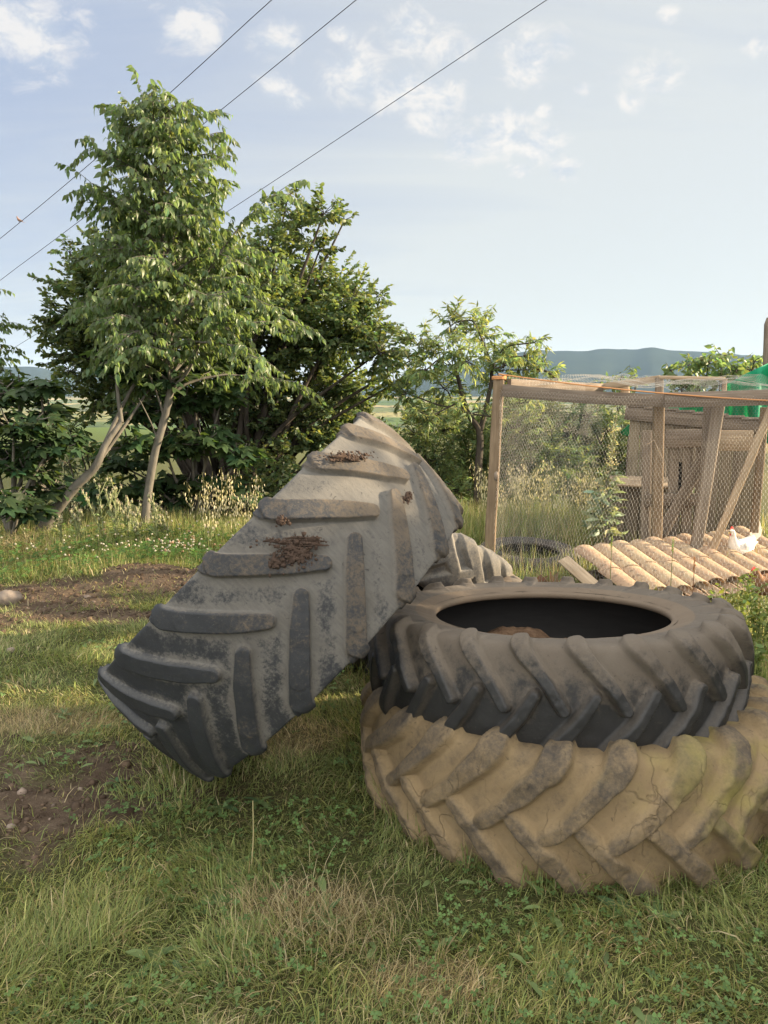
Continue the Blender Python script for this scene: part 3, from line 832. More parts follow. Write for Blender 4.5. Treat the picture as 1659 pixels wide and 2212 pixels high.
# netting: front curtain spreads forward at the foot on the right
def lerp(a, b, k): return a + (b - a) * k
topA, topM, topB = np.array((.95, 6.09, 1.50)), np.array((2.2, 5.80, 1.44)), np.array((3.3, 5.45, 1.46))
botA, botM, botB = np.array((.92, 6.06, 0.0)), np.array((1.62, 4.70, .02)), np.array((2.9, 4.25, .02))
def curve3(a, m, b, k):
    k = k[:, None]
    return (1 - k) ** 2 * a + 2 * k * (1 - k) * (2 * m - .5 * (a + b)) + k ** 2 * b
NETW, NETH = 2.55, 1.56
def net_front(u, v):
    k, h = u / NETW, v / NETH
    p = lerp(curve3(botA, botM, botB, k), curve3(topA, topM, topB, k), (h ** .8)[:, None])
    n = (fbm(np.stack([u * 2.2, v * 2.2], 1), 3, 6) - .5) * .09
    p[:, 1] += n - .05 * np.sin(math.pi * k) * (1 - h); p[:, 2] += (fbm(np.stack([u * 3, v * 3], 1), 2, 8) - .5) * .03
    return p
m = MB(); hexnet(m, net_front, NETW, NETH); m.build('wire_netting', m_wire, run).location = (-.93, -6.15, 0)
cA, cB, cC, cD = np.array((.98, 6.15, 1.56)), np.array((3.3, 5.5, 1.50)), np.array((2.35, 7.9, 1.60)), np.array((3.6, 7.4, 1.62))
def net_top(u, v):
    k, h = (u / 2.4)[:, None], (v / 1.9)[:, None]
    p = lerp(lerp(cA, cB, k), lerp(cC, cD, k), h)
    p[:, 2] += (fbm(np.stack([u * 2, v * 2], 1), 3, 16) - .62) * .16
    return p
m = MB(); hexnet(m, net_top, 2.4, 1.9, a=.03); m.build('wire_netting', m_wire, run).location = (-.93, -6.15, 0)
def net_side(u, v):
    k, h = (u / 2.2)[:, None], (v / 1.5)[:, None]
    p = lerp(lerp(botA, np.array((2.3, 8.0, -.1)), k), lerp(topA, np.array((2.35, 8.0, 1.55)), k), h)
    p[:, 0] += (fbm(np.stack([u * 2, v * 2], 1), 3, 26) - .5) * .10
    return p
m = MB(); hexnet(m, net_side, 2.2, 1.5, a=.031, r=.00045); m.build('wire_netting', m_wire, run).location = (-.93, -6.15, 0)
m = MB()
s0, s1 = at(1077, 808, 6.17), at(1720, 868, 5.55)
k = np.linspace(0, 1, 24)[:, None]
pts = s0 + (s1 - s0) * k; pts[:, 2] -= .03 * (4 * k * (1 - k))[:, 0]
m.tube(pts, .0055, 5)
a = np.linspace(0, 6 * math.pi, 60)
m.tube(np.stack([T1[0] + .055 * np.cos(a), T1[1] + .05 * np.sin(a), T1[2] - .03 + .004 * a / 3], 1), .0065, 5)
m.build('twine', m_rope, run).location = (-.93, -6.15, 0)
m = MB()
w0 = at(1398, 960, 5.9)
m.tube(np.array([w0, w0 + (.05, -.01, .035), w0 + (.09, -.01, -.05), w0 + (.15, -.01, -.16), w0 + (.16, -.01, -.28)]), .005, 5)
m.build('twine', m_pale, run).location = (-.93, -6.15, 0)
m = MB()
kn = at(1072, 1029, 6.02); v_, f_ = clod_template()
m.add(v_ * (.022, .02, .05) + kn, f_); m.build('dead_knot', m_greyw, run).location = (-.93, -6.15, 0)

# slatted gate between the posts
gate = thing('wooden_gate', 'slatted wooden gate with a diagonal brace inside the wire run', 'gate', (2.25, 6.25, 0))
def gp(px, py, d=6.25): return at(px, py, d)
for px in (1395, 1452, 1482, 1512):
    a, b = gp(px, 1185, 6.28), gp(px + 4, 930, 6.28)
    board('slat', (a[0], a[1], .02), b, .085, .018, m_coop, gate, up=(1, 0, 0), segs=3, wob=.001)
board('rail', gp(1437, 948, 6.24), gp(1535, 946, 6.24), .15, .022, m_greyw, gate, segs=3)
board('rail', gp(1394, 1081, 6.24), gp(1535, 1078, 6.24), .105, .022, m_greyw, gate, segs=3)
board('brace', gp(1425, 1160, 6.21), gp(1532, 968, 6.21), .10, .022, m_greyw, gate, up=(1, 0, .3), segs=3)

# coop: plank hut with a nest box
coop = thing('chicken_coop', 'weathered brown plank chicken coop with a lean-to roof and nest box', 'chicken coop', (2.9, 7.1, 0))
cl, cr = np.array((2.36, 7.15)), np.array((3.42, 6.78))
def cf(k, z, off=0.0):
    p = cl + (cr - cl) * k
    nrm = np.array((-(cr - cl)[1], (cr - cl)[0])); nrm = nrm / np.linalg.norm(nrm) * -1
    if nrm[1] > 0: nrm = -nrm
    p = p + nrm * off
    return np.array((p[0], p[1], z))
def plankwall(name, k0, k1, z0, z1, n, off=0.0, t=.02, skip=(), fn=cf, mat=None):
    m = MB()
    for i in range(n):
        if i in skip: continue
        a = fn(k0 + (k1 - k0) * (i + .5) / n, z0 + random.uniform(0, .03), off + random.uniform(-.003, .003)); b = a.copy(); b[2] = z1
        w = np.linalg.norm(fn(k1, 0) - fn(k0, 0)) / n
        g = random.uniform(.78, 1.12)
        m.plank(a, b, w * .97, t, up=fn(1, 0) - fn(0, 0), tint=(g, g * random.uniform(.95, 1.02), g * random.uniform(.88, 1)))
    o = m.build(name, mat or m_coop, coop, smooth=False); o.location = (-2.9, -7.1, 0)
    return o
plankwall('wall', 0, .36, -.3, 1.24, 4)
plankwall('wall', .55, 1, -.3, 1.13, 5)
plankwall('wall', .36, .55, .78, 1.19, 2)
plankwall('wall', .36, .55, -.3, .42, 2)
right_back = np.array((3.95, 7.9)); left_back = np.array((2.75, 8.3))
def cside(k, z, off=0.0):
    p = cr + (right_back - cr) * k; return np.array((p[0] + off, p[1], z))
def cleft(k, z, off=0.0):
    p = cl + (left_back - cl) * k; return np.array((p[0] - off, p[1], z))
plankwall('wall', 0, 1, -.3, 1.0, 9, fn=cside)
plankwall('wall', 0, 1, -.3, 1.0, 9, fn=cleft)
o = board('fascia_board', cf(-.04, 1.275, .035), cf(1.03, 1.16, .035), .14, .025, m_greyw, coop, segs=5, wob=.002)
m = MB()
for i in range(8):
    a0 = cf(i / 8 + .06, 1.345 - .12 * (i / 8 + .06), .06); b0 = a0 + np.array((.42, 1.15, -.34))
    m.plank(a0, b0, .165, .02, up=(1, -.3, 0), tint=(random.uniform(.8, 1.1),) * 3)
m.build('roof', m_greyw, coop, smooth=False).location = (-2.9, -7.1, 0)
board('roof_edge', cf(1.03, 1.215, .03), cf(1.03, 1.215, .03) + np.array((.30, .22, -.17)), .06, .03, m_greyw, coop)
nb = thing('nest_box', None, None, (0, 0, 0)); nb.parent = coop
m = MB()
for i in range(4):
    x0 = 2.19 + .115 * i
    a = np.array((x0, 6.82 - .04 * i, -.2)); b = a + np.array((0, 0, .83))
    g = random.uniform(.8, 1.1); m.plank(a, b, .11, .02, up=(1, -.3, 0), tint=(g, g, g))
for i in range(2):
    a = np.array((2.14, 6.88 + .11 * i, -.2)); m.plank(a, a + np.array((0, 0, .83)), .105, .02, up=(0, 1, 0))
m.build('box_front', m_coop, nb, smooth=False).location = (-2.9, -7.1, 0)
m = MB()
for i in range(2):
    a = np.array((2.06 + .05 * i, 6.74 + .16 * i, .645 + .02 * i)); m.plank(a, a + np.array((.56, -.18, .0)), .165, .02, up=(0, 1, .15), tint=(1.1 - .1 * i,) * 3)
m.build('lid', m_pale, nb, smooth=False).location = (-2.9, -7.1, 0)
nb2 = None
m = MB(); m.box(cf(.455, .60, -.25), (.22, .01, .40)); m.build('pop_hole_dark_panel', LINER, coop).location = (-2.9, -7.1, 0)  # black panel behind the opening, painted in for the dark inside

# green shade net slung behind the coop
def shade_net():
    top = [(2440, 1702), (2520, 1640), (2640, 1604), (2760, 1592), (2835, 1540), (2862, 1512), (2940, 1470), (3030, 1428), (3150, 1400)]
    bot = [(2450, 1712), (2530, 1730), (2640, 1700), (2760, 1690), (2850, 1690), (2890, 1690), (2960, 1720), (3030, 1750), (3150, 1760)]
    n, r = 60, 16
    s = np.linspace(0, 1, n) * (len(top) - 1)
    def itp(L, k): return np.interp(s, np.arange(len(L)), [q[k] for q in L])
    m = MB(); V = []
    for j in range(r):
        h = j / (r - 1)
        for i in range(n):
            px, py = (lerp(itp(bot, 0)[i], itp(top, 0)[i], h) * .5486, lerp(itp(bot, 1)[i], itp(top, 1)[i], h) * .5486)
            Y = 8.45 + .25 * math.sin(i * .35 + h * 2) * .4 + .12 * math.sin(i * .8 - 3 * h) - .15 * h
            V.append(at(px, py, Y))
    i = np.arange(r - 1)[:, None] * n; j = np.arange(n - 1)[None]
    m.add(V, np.stack([i + j, i + j + 1, i + n + j + 1, i + n + j], -1).reshape(-1, 4))
    N = NT('green_shade_cloth')
    c = N.mix(N.noise(N.coord(), 12, 4, .6), (.015, .30, .15), (.03, .42, .22))
    s_ = N.n('MixShader', {0: .45, 1: N.principled(c, .6), 2: N.n('BsdfTranslucent', {'Color': (.03, .50, .26, 1)}).outputs[0]}).outputs[0]
    o = m.build('shade_net', N.done(s_)); sol = o.modifiers.new('thick', 'SOLIDIFY'); sol.thickness = .002
    tag(o, 'bright green shade net slung behind the coop', 'shade net')
shade_net()
# rough pole at the frame's edge
m = MB(); pb = at(1655, 830, 8.9); pt_ = at(1659, 686, 8.9)
m.tube(np.array([(pb[0], 8.9, -.8), pb, lerp(pb, pt_, .9), pt_]), [.05, .046, .040, .015], 10)
tag(m.build('wooden_pole', m_greyw), 'dark upright wooden pole behind the green net', 'pole')

# low hen shelter roofed with old clay barrel tiles
def tile_template(r0, r1, L, th, sides=9):
    v, f = [], []
    for e, (y, r) in enumerate(((0, r0), (L * .5, (r0 + r1) / 2), (L, r1))):
        for k in range(sides):
            a = math.pi * (.04 + .92 * k / (sides - 1))
            for q in (r, r - th):
                v.append((q * math.cos(a) * 1.12, y, q * math.sin(a) * .70))
    s2 = sides * 2
    for e in range(2):
        for k in range(sides - 1):
            b = e * s2 + k * 2
            f.append((b, b + 2, b + s2 + 2, b + s2)); f.append((b + 1, b + s2 + 1, b + s2 + 3, b + 3))
        b = e * s2; f.append((b, b + s2, b + s2 + 1, b + 1)); b = e * s2 + (sides - 1) * 2; f.append((b, b + 1, b + s2 + 1, b + s2))
    for k in range(sides - 1):
        b = k * 2; f.append((b, b + 1, b + 3, b + 2)); b = 2 * s2 + k * 2; f.append((b, b + 2, b + 3, b + 1))
    return np.array(v), f
N = NT('lichened_clay_tile'); _c = N.n('VectorMath', {0: N.coord(), 1: N.n('VectorMath', {0: N.n('ObjectInfo').outputs['Random'], 1: (5.3, 9.1, 3.7)}, operation='MULTIPLY').outputs[0]}, operation='ADD').outputs[0]
_r = N.n('ObjectInfo').outputs['Random']
c = N.mix(_r, (.37, .285, .18), (.35, .24, .155))
c = N.mix(N.ramp(N.noise(_c, 7, 5, .65), [(.4, 0.0), (.7, .75)]), c, (.30, .19, .13))
c = N.mix(N.ramp(N.noise(_c, 26, 5, .7), [(.52, 0.0), (.64, .85)]), c, (.16, .12, .085))
c = N.mix(N.ramp(N.noise(_c, 48, 3, .6), [(.62, 0.0), (.70, .7)]), c, (.55, .47, .33))
m_tile = N.done(N.principled(c, .95, N.bump(N.noise(_c, 70, 5, .7), .6, .006), .15))
S0 = np.array((1.685, 5.60, .245)); RD = np.array((.155, -.80, -.10)); RL = np.linalg.norm(RD); RD = RD / RL
EV = np.array((.172, .112, -.008))
shel = thing('tiled_shelter', 'low hen shelter roofed with sandy lichened clay barrel tiles', 'hen shelter', (2.2, 5.3, 0))
tv, tf = tile_template(.083, .070, .46, .013)
EU = EV - RD * (EV @ RD); EU /= np.linalg.norm(EU); UPV = np.cross(EU, RD)
if UPV[2] < 0: UPV = -UPV
mt0 = MB(); mt0.add(tv, tf)
proto = mt0.build('roof_tile', m_tile, shel, smooth=False)
for p in proto.data.polygons: p.use_smooth = True
mod = proto.modifiers.new('soft', 'BEVEL'); mod.width = .003; mod.segments = 2; mod.limit_method = 'ANGLE'
first = True
def place_tile(pos, up, rd, jit):
    global first
    o = proto if first else proto.copy()
    if not first: COL.objects.link(o)
    first = False
    y = Vector(rd).normalized(); z = Vector(up); z = (z - y * z.dot(y)).normalized(); x = y.cross(z)
    o.rotation_mode = 'QUATERNION'
    q = Matrix((x, y, z)).transposed().to_quaternion()
    o.rotation_quaternion = Quaternion(z, random.uniform(-jit, jit)) @ q
    o.location = Vector(pos) - Vector(shel.location); o.parent = shel
for i in range(-1, 10):
    st = S0 + EV * i + np.array((0, 0, random.uniform(-.008, .008)))
    # channel tiles lie between the rows, hollow side up
    for k in (0, 1):
        place_tile(st + EV * .5 + RD * (.40 * (1 - k) + .03) - UPV * (.028 + .0 * k) + UPV * .014 * k + RD * .44 - RD * (.0), -UPV * -1 * -1, -RD, .02) if False else None
        place_tile(st + EV * .5 + RD * (.47 * k + .02) + UPV * (.02 - .012 * k), -UPV, RD, .02)
    place_tile(st + RD * (.40 + random.uniform(-.02, .02)) + UPV * .012, UPV, RD, .03)
    place_tile(st + RD * random.uniform(-.02, .02) + UPV * .028, UPV, RD, .03)
board('deck_board', S0 - EV * 1.0 + RD * .2 - UPV * .085, S0 + EV * 9.6 + RD * .2 - UPV * .085, .10, .025, m_greyw, shel, up=tuple(RD))
board('deck_board', S0 - EV * 1.0 + RD * .62 - UPV * .085, S0 + EV * 9.6 + RD * .62 - UPV * .085, .12, .025, m_greyw, shel, up=tuple(RD))
board('edge_board', S0 - EV * 2.0 - UPV * .02, S0 - EV * 2.0 + RD * .95 - UPV * .04, .09, .022, m_pale, shel, up=tuple(EU + UPV * .6))
for i, k in ((-.4, .12), (4.5, .12), (9.2, .12), (9.2, .72), (-.4, .74)):
    b = S0 + EV * i + RD * k - UPV * .10
    board('leg', (b[0], b[1], -.06), b, .07, .06, m_greyw, shel, up=(1, 0, 0), segs=2)

# hens
def hen(name, label, loc, rz, scale, col, group=None, head_drop=0.0):
    root = thing(name, label, 'hen', loc)
    root.rotation_euler = (0, 0, rz); root.scale = (scale,) * 3
    # spine from tail to beak: x along, z up, half width, half height
    S = [(-.235, .315, .010, .030), (-.20, .30, .030, .050), (-.15, .265, .055, .068), (-.08, .235, .080, .085), (0, .222, .088, .094), (.07, .235, .078, .090), (.115, .275, .055, .068), (.135, .325, .038, .044), (.148, .372 - head_drop * .3, .029, .031), (.160, .402 - head_drop, .027, .027), (.180, .412 - head_drop, .022, .022), (.198, .408 - head_drop, .010, .012)]
    S = catmull([np.array(s) for s in S], 4)
    m = MB(); n = 14; a = np.arange(n) / n * 2 * math.pi
    tg = np.gradient(S[:, [0, 1]], axis=0); tg /= np.linalg.norm(tg, axis=1)[:, None]
    V = np.stack([S[:, 0][:, None] - tg[:, 1][:, None] * S[:, 3][:, None] * np.sin(a)[None] * .9, S[:, 2][:, None] * np.cos(a)[None], S[:, 1][:, None] + tg[:, 0][:, None] * S[:, 3][:, None] * np.sin(a)[None]], -1)
    k = len(S); i = np.arange(k - 1)[:, None] * n; j = np.arange(n)[None]; j2 = (j + 1) % n
    V = V.reshape(-1, 3); V += (np.stack([vnoise(V * 60, s) for s in range(3)], 1) - .5) * .007
    m.add(V, np.stack([i + j, i + j2, i + n + j2, i + n + j], -1).reshape(-1, 4))
    M = NT(name + '_plumage'); cc = M.mix(M.noise(M.coord(), 40, 4, .6), tuple(x * .72 for x in col), col)
    mm = M.done(M.principled(cc, .9, M.bump(M.noise(M.coord(), 120, 3, .6), .5, .004), .1))
    m.build('body', mm, root)
    m = MB()
    for s in (-1, 1):
        for q in range(5):
            m.leaves([(-.03, 0, 0), (.03, 0, 0), (.034, .10, .006), (.0, .15, 0), (-.034, .10, .006)], [(0, 1, 2), (0, 2, 3), (0, 3, 4)], [(-.19, s * .012, .29 + .012 * q)], [(-.55, s * .12, .5 + .12 * q)], [(.2, s, .1)], 1.0, [(1, 1, 1)])
    m.build('tail', mm, root)
    for s in (-1, 1):
        m = MB(); W = catmull([np.array(p) for p in ((.06, .270, .01), (.04, .262, .045), (-.03, .255, .058), (-.11, .268, .040), (-.17, .285, .006))], 5)
        vv = []
        for (x, z, h) in W: vv += [(x, s * (.086 - .25 * abs(x) * .5), z + h), (x, s * (.097 - .25 * abs(x) * .5), z), (x, s * (.084 - .25 * abs(x) * .5), z - h)]
        kk = len(W); f = []
        for q in range(kk - 1):
            for e in (0, 1): f.append((q * 3 + e, q * 3 + e + 1, q * 3 + e + 4, q * 3 + e + 3))
        m.add(vv, f); m.build('wing', mm, root)
    red = NT(name + '_comb_red'); red = red.done(red.principled((.55, .035, .03), .6))
    m = MB(); hz_ = .425 - head_drop
    cb = [(.150, hz_), (.153, hz_ + .026), (.163, hz_ + .012), (.170, hz_ + .034), (.180, hz_ + .012), (.187, hz_ + .026), (.194, hz_ - .002)]
    vv = [(x, s * .004, z) for s in (-1, 1) for x, z in cb] + [(.172, -.004, hz_ - .01), (.172, .004, hz_ - .01)]
    f = [(q, q + 1, 14) for q in range(6)] + [(7 + q + 1, 7 + q, 15) for q in range(6)]
    m.add(vv, f); m.add(vv, [(q, q + 7, q + 8, q + 1) for q in range(6)])
    m.build('comb', red, root)
    m = MB(); v_, f_ = clod_template(); m.add(v_ * (.008, .006, .016) + (.186, 0, .380 - head_drop), f_); m.build('wattle', red, root)
    bk = NT(name + '_beak'); bk = bk.done(bk.principled((.50, .36, .12), .5))
    m = MB(); m.tube(np.array([(.190, 0, .408 - head_drop), (.212, 0, .402 - head_drop), (.222, 0, .394 - head_drop)]), [.009, .006, .001], 6); m.build('beak', bk, root)
    for s in (-1, 1):
        m = MB(); m.tube(np.array([(0, s * .04, .16), (.015, s * .042, .09), (0, s * .042, .012)]), [.02, .009, .007], 6)
        for q in (-.5, 0, .5): m.tube(np.array([(0, s * .042, .012), (.03 * math.cos(q), s * .042 + .03 * math.sin(q), .008), (.055 * math.cos(q), s * .042 + .055 * math.sin(q), .003)]), [.006, .005, .002], 5)
        m.build('leg', bk, root)
    eye = NT(name + '_eye'); eye = eye.done(eye.principled((.01, .008, .005), .2))
    for s in (-1, 1):
        m = MB(); m.add(v_ * .0045 + (.174, s * .0225, .412 - head_drop), f_)
        m.build('eye', eye, root)
    return root
hen('hen', 'white hen with a red comb standing behind the tiled shelter', (2.93, 5.95, gz(2.93, 5.95)), R(215), .88, (.80, .76, .68))
hen('hen', 'brown hen with a red face beside the low end of the tiled shelter', (2.62, 4.92, gz(2.62, 4.92) + .0), R(205), .80, (.24, .13, .07), head_drop=.06)
#@@PLANTS@@
# ------------------------------------------------------------------ leaves and trees
def leaf_shape(outline, fold=.12, droop=.25):
    """outline: half widths [(y, w)] base to tip; folded along the midrib, drooping to the tip"""
    v, f = [], []
    n = len(outline)
    for y, w in outline:
        z = -droop * y * y
        v += [(-w, y, z + fold * w * 1.0), (0, y, z), (w, y, z + fold * w)]
    for i in range(n - 1):
        b = i * 3
        f += [(b, b + 1, b + 4, b + 3), (b + 1, b + 2, b + 5, b + 4)]
    return np.array(v), f
L_HACK = leaf_shape([(0, .01), (.12, .17), (.32, .25), (.55, .21), (.78, .10), (1.0, .004)], .35, .30)
L_OAK = leaf_shape([(0, .03), (.25, .17), (.45, .24), (.7, .26), (.9, .14), (1.0, .03)], .3, .25)
L_LANCE = leaf_shape([(0, .01), (.25, .10), (.55, .115), (.8, .06), (1.0, .004)], .35, .35)
L_BROAD = leaf_shape([(0, .02), (.2, .10), (.5, .17), (.8, .14), (1.0, .01)], .35, .45)
def fig_leaf():
    lobes = [(-2.25, .52), (-1.95, .30), (-1.15, .80), (-.72, .40), (0, 1.0), (.72, .40), (1.15, .80), (1.95, .30), (2.25, .52)]
    v = [(0, .12, 0)]; 
    ring = []
    for a, r in [(-2.7, .18)] + lobes + [(2.7, .18)]:
        if r > .45:
            for da, rr in ((-.20, .80), (0, 1.0), (.20, .80)): ring.append((a + da, r * rr))
        else: ring.append((a, r))
    for a, r in ring:
        v.append((math.sin(a) * r * .62, .30 + math.cos(a) * r * .70, -.16 * r * r + .05 * math.cos(3 * a)))
    f = [(0, k + 1, k) for k in range(1, len(ring))]
    return np.array(v), f
L_FIG = fig_leaf()

def tints(n, var=.25, warm=.2, seed=None):
    g = np.clip(rng.normal(1, var, n), .35, 1.9)
    w = np.clip(rng.normal(0, warm, n), -.4, .6)
    return np.stack([g * (1 + w), g, g * (1 - .5 * w)], 1)

def path(p0, d, L, n=6, wob=.12, bend=(0, 0, 0)):
    p = np.array(p0, float); d = np.array(d, float); d /= np.linalg.norm(d)
    pts = [p.copy()]; s = L / n
    for k in range(n):
        d = d + np.array(bend) / n + rng.normal(0, wob, 3) * .5
        d /= np.linalg.norm(d); p = p + d * s; pts.append(p.copy())
    return np.array(pts)

def along(pts, k):
    s = np.r_[0, np.cumsum(np.linalg.norm(np.diff(pts, axis=0), axis=1))]; q = k * s[-1]
    i = min(len(pts) - 2, max(0, int(np.searchsorted(s, q)) - 1))
    t = (q - s[i]) / (s[i + 1] - s[i] + 1e-9)
    return pts[i] + (pts[i + 1] - pts[i]) * t, (pts[i + 1] - pts[i]) / (np.linalg.norm(pts[i + 1] - pts[i]) + 1e-9)

class Foliage:
    def __init__(self): self.p, self.a, self.n, self.s, self.t = [], [], [], [], []
    def twig(self, pts, gap, size, hang=.5, tint=1.0, start=.1, spread=.8, upn=.7, cluster=1):
        L = np.sum(np.linalg.norm(np.diff(pts, axis=0), axis=1)); n = max(2, int(L / gap))
        for k in range(n):
            q, d = along(pts, start + (1 - start) * (k + rng.uniform(0, .8)) / n)
            for c in range(cluster):
                side = np.cross(d, (0, 0, 1.0)); side /= np.linalg.norm(side) + 1e-6
                sg = 1 if (k + c) % 2 else -1
                a = d * rng.uniform(.2, .9) + side * sg * spread * rng.uniform(.5, 1.2) + np.array((0, 0, -hang)) + rng.normal(0, .28, 3)
                nn = np.array((0, 0, upn)) + rng.normal(0, .45, 3) + side * sg * .3
                self.p.append(q + rng.normal(0, .006, 3)); self.a.append(a); self.n.append(nn)
                self.s.append(size * rng.uniform(.6, 1.2)); self.t.append(tint)
    def into(self, m, shape, var=.22, warm=.16):
        t = tints(len(self.p), var, warm) * np.array(self.t)[:, None]
        m.leaves(shape[0], shape[1], self.p, self.a, self.n, np.array(self.s), t)

m_bark = bark_mat('smooth_grey_bark', (.095, .088, .072), (.20, .182, .15), 12, .5)
m_dbark = bark_mat('dark_rough_bark', (.035, .030, .025), (.09, .075, .06), 16)
m_hack = leaf_mat('hackberry_leaf', (.098, .142, .052), (.21, .29, .07), .42, .42, .4)
m_oak = leaf_mat('oak_leaf', (.092, .128, .052), (.22, .28, .06), .38, .5, .35)
m_fig = leaf_mat('fig_leaf', (.046, .084, .033), (.13, .21, .035), .30, .6, .3)
m_almond = leaf_mat('almond_leaf', (.140, .190, .078), (.30, .36, .09), .46, .45, .4)
m_bush = leaf_mat('bush_leaf', (.110, .155, .062), (.25, .31, .08), .44, .5, .35)
m_silver = leaf_mat('silver_leaf', (.16, .18, .12), (.20, .22, .10), .25, .6, .3)

def hackberry():
    Y = 7.75
    tr = [at(310, 1150, Y), at(318, 1080, Y), at(333, 985, Y), at(352, 915, Y), at(370, 830, Y), at(366, 740, Y + .05), at(352, 640, Y + .05), at(350, 540, Y), at(352, 430, Y), at(345, 340, Y), at(334, 275, Y), at(327, 240, Y)]
    tr[0][2] = gz(tr[0][0], Y) - .08
    tr = catmull(tr, 4); n = len(tr)
    root = thing('hackberry_tree', 'slim grey trunked tree with drooping pointed leaves, tallest beside the tyres', 'tree', tuple(tr[0]))
    wood, fo = MB(), Foliage()
    off = np.array(tr[0])
    wood.tube(tr, np.interp(np.linspace(0, 1, n), [0, .05, .35, .7, 1], [.060, .045, .037, .019, .005]) * (1 + .06 * rng.normal(size=n)), 10)
    # forked side limb low on the trunk and a dead stub
    zs = tr[:, 2]
    ys = [180, 240, 330, 400, 500, 600, 700, 800, 880, 960]
    envL = [.10, .26, .50, .80, .86, .66, .62, .42, .22, .10]
    envR = [.10, .42, .66, .82, 1.05, 1.35, 1.48, 1.32, .85, .3]
    ez = [at(350, y, Y)[2] for y in ys][::-1]
    def env(z, az):
        l, r = np.interp(z, ez, envL[::-1]), np.interp(z, ez, envR[::-1])
        c = math.cos(az)
        return (l + (r - l) * (c * .5 + .5)) * (1 - .18 * abs(math.sin(az)))
    nb = 96
    for b in range(nb):
        k = b / (nb - 1)
        z0 = np.interp(k, [0, 1], [tr[0][2] + 1.55, tr[-1][2] - .10])
        i = int(np.argmin(np.abs(zs - z0)))
        az = b * 2.39996 + rng.uniform(-.4, .4)
        zt = z0 + .25 * (1 - k)
        L = env(zt, az) * rng.uniform(.55, 1.05) + .12
        rise = rng.uniform(.6, 1.35) + .4 * k
        pts = path(tr[i], (math.cos(az), math.sin(az), rise), L * rng.uniform(1.0, 1.38) * (1 - .22 * k), 7, .16, (0, 0, -rng.uniform(.5, 1.5) * (1 - .4 * k)))
        wood.tube(pts, np.linspace(.016 * (1 - .6 * k) + .004, .002, len(pts)), 5, cap=False)
        ntw = int(6 + L * 12)
        for t in range(ntw):
            q, d = along(pts, .22 + .78 * (t + rng.uniform(0, .7)) / ntw)
            sd = np.cross(d, (0, 0, 1)) * (1 if t % 2 else -1)
            tl = rng.uniform(.14, .46) * (1.1 - .4 * k)
            tp = path(q, d * .7 + sd * .8 + rng.normal(0, .35, 3) + np.array((0, 0, .35)), tl, 4, .2, (0, 0, -.9))
            wood.tube(tp, np.linspace(.0035, .0012, len(tp)), 4, cap=False)
            fo.twig(tp, .024, .080, .95, rng.uniform(.8, 1.15), spread=.55, upn=.35)
        fo.twig(pts[3:], .04, .080, .95, 1.0, spread=.55, upn=.35)
    fo.twig(tr[-9:], .03, .078, .8, 1.0, start=.0, spread=.8, cluster=2)
    # visible limbs
    for (a, bb, r) in (((355, 905), (318, 800), .016), ((372, 840), (430, 745), .022), ((352, 640), (300, 560), .012), ((340, 950), (300, 860), .010)):
        p = np.array([at(*a, Y), at((a[0] + bb[0]) / 2 + 6, (a[1] + bb[1]) / 2 + 8, Y - .08), at(*bb, Y - .2)])
        wood.tube(catmull(p, 4), np.linspace(r, r * .4, 9), 6)
    for mb in (wood,):
        mb.v = [v - off.astype(np.float32) for v in mb.v]
    fo.p = [p - off for p in fo.p]
    wood.build('trunk', m_bark, root)
    m = MB(); fo.into(m, L_HACK, .2, .09); m.build('crown', m_hack, root)
    return root
hack = hackberry()
h2 = copy_tree(hack); h2.location = (-4.72, 7.3, gz(-4.72, 7.3)); h2.rotation_mode = 'XYZ'; h2.rotation_euler = (0, 0, R(100)); h2.scale = (.95, .95, .80)
h2['label'] = 'drooping leaved tree whose branch tips enter at the left edge'

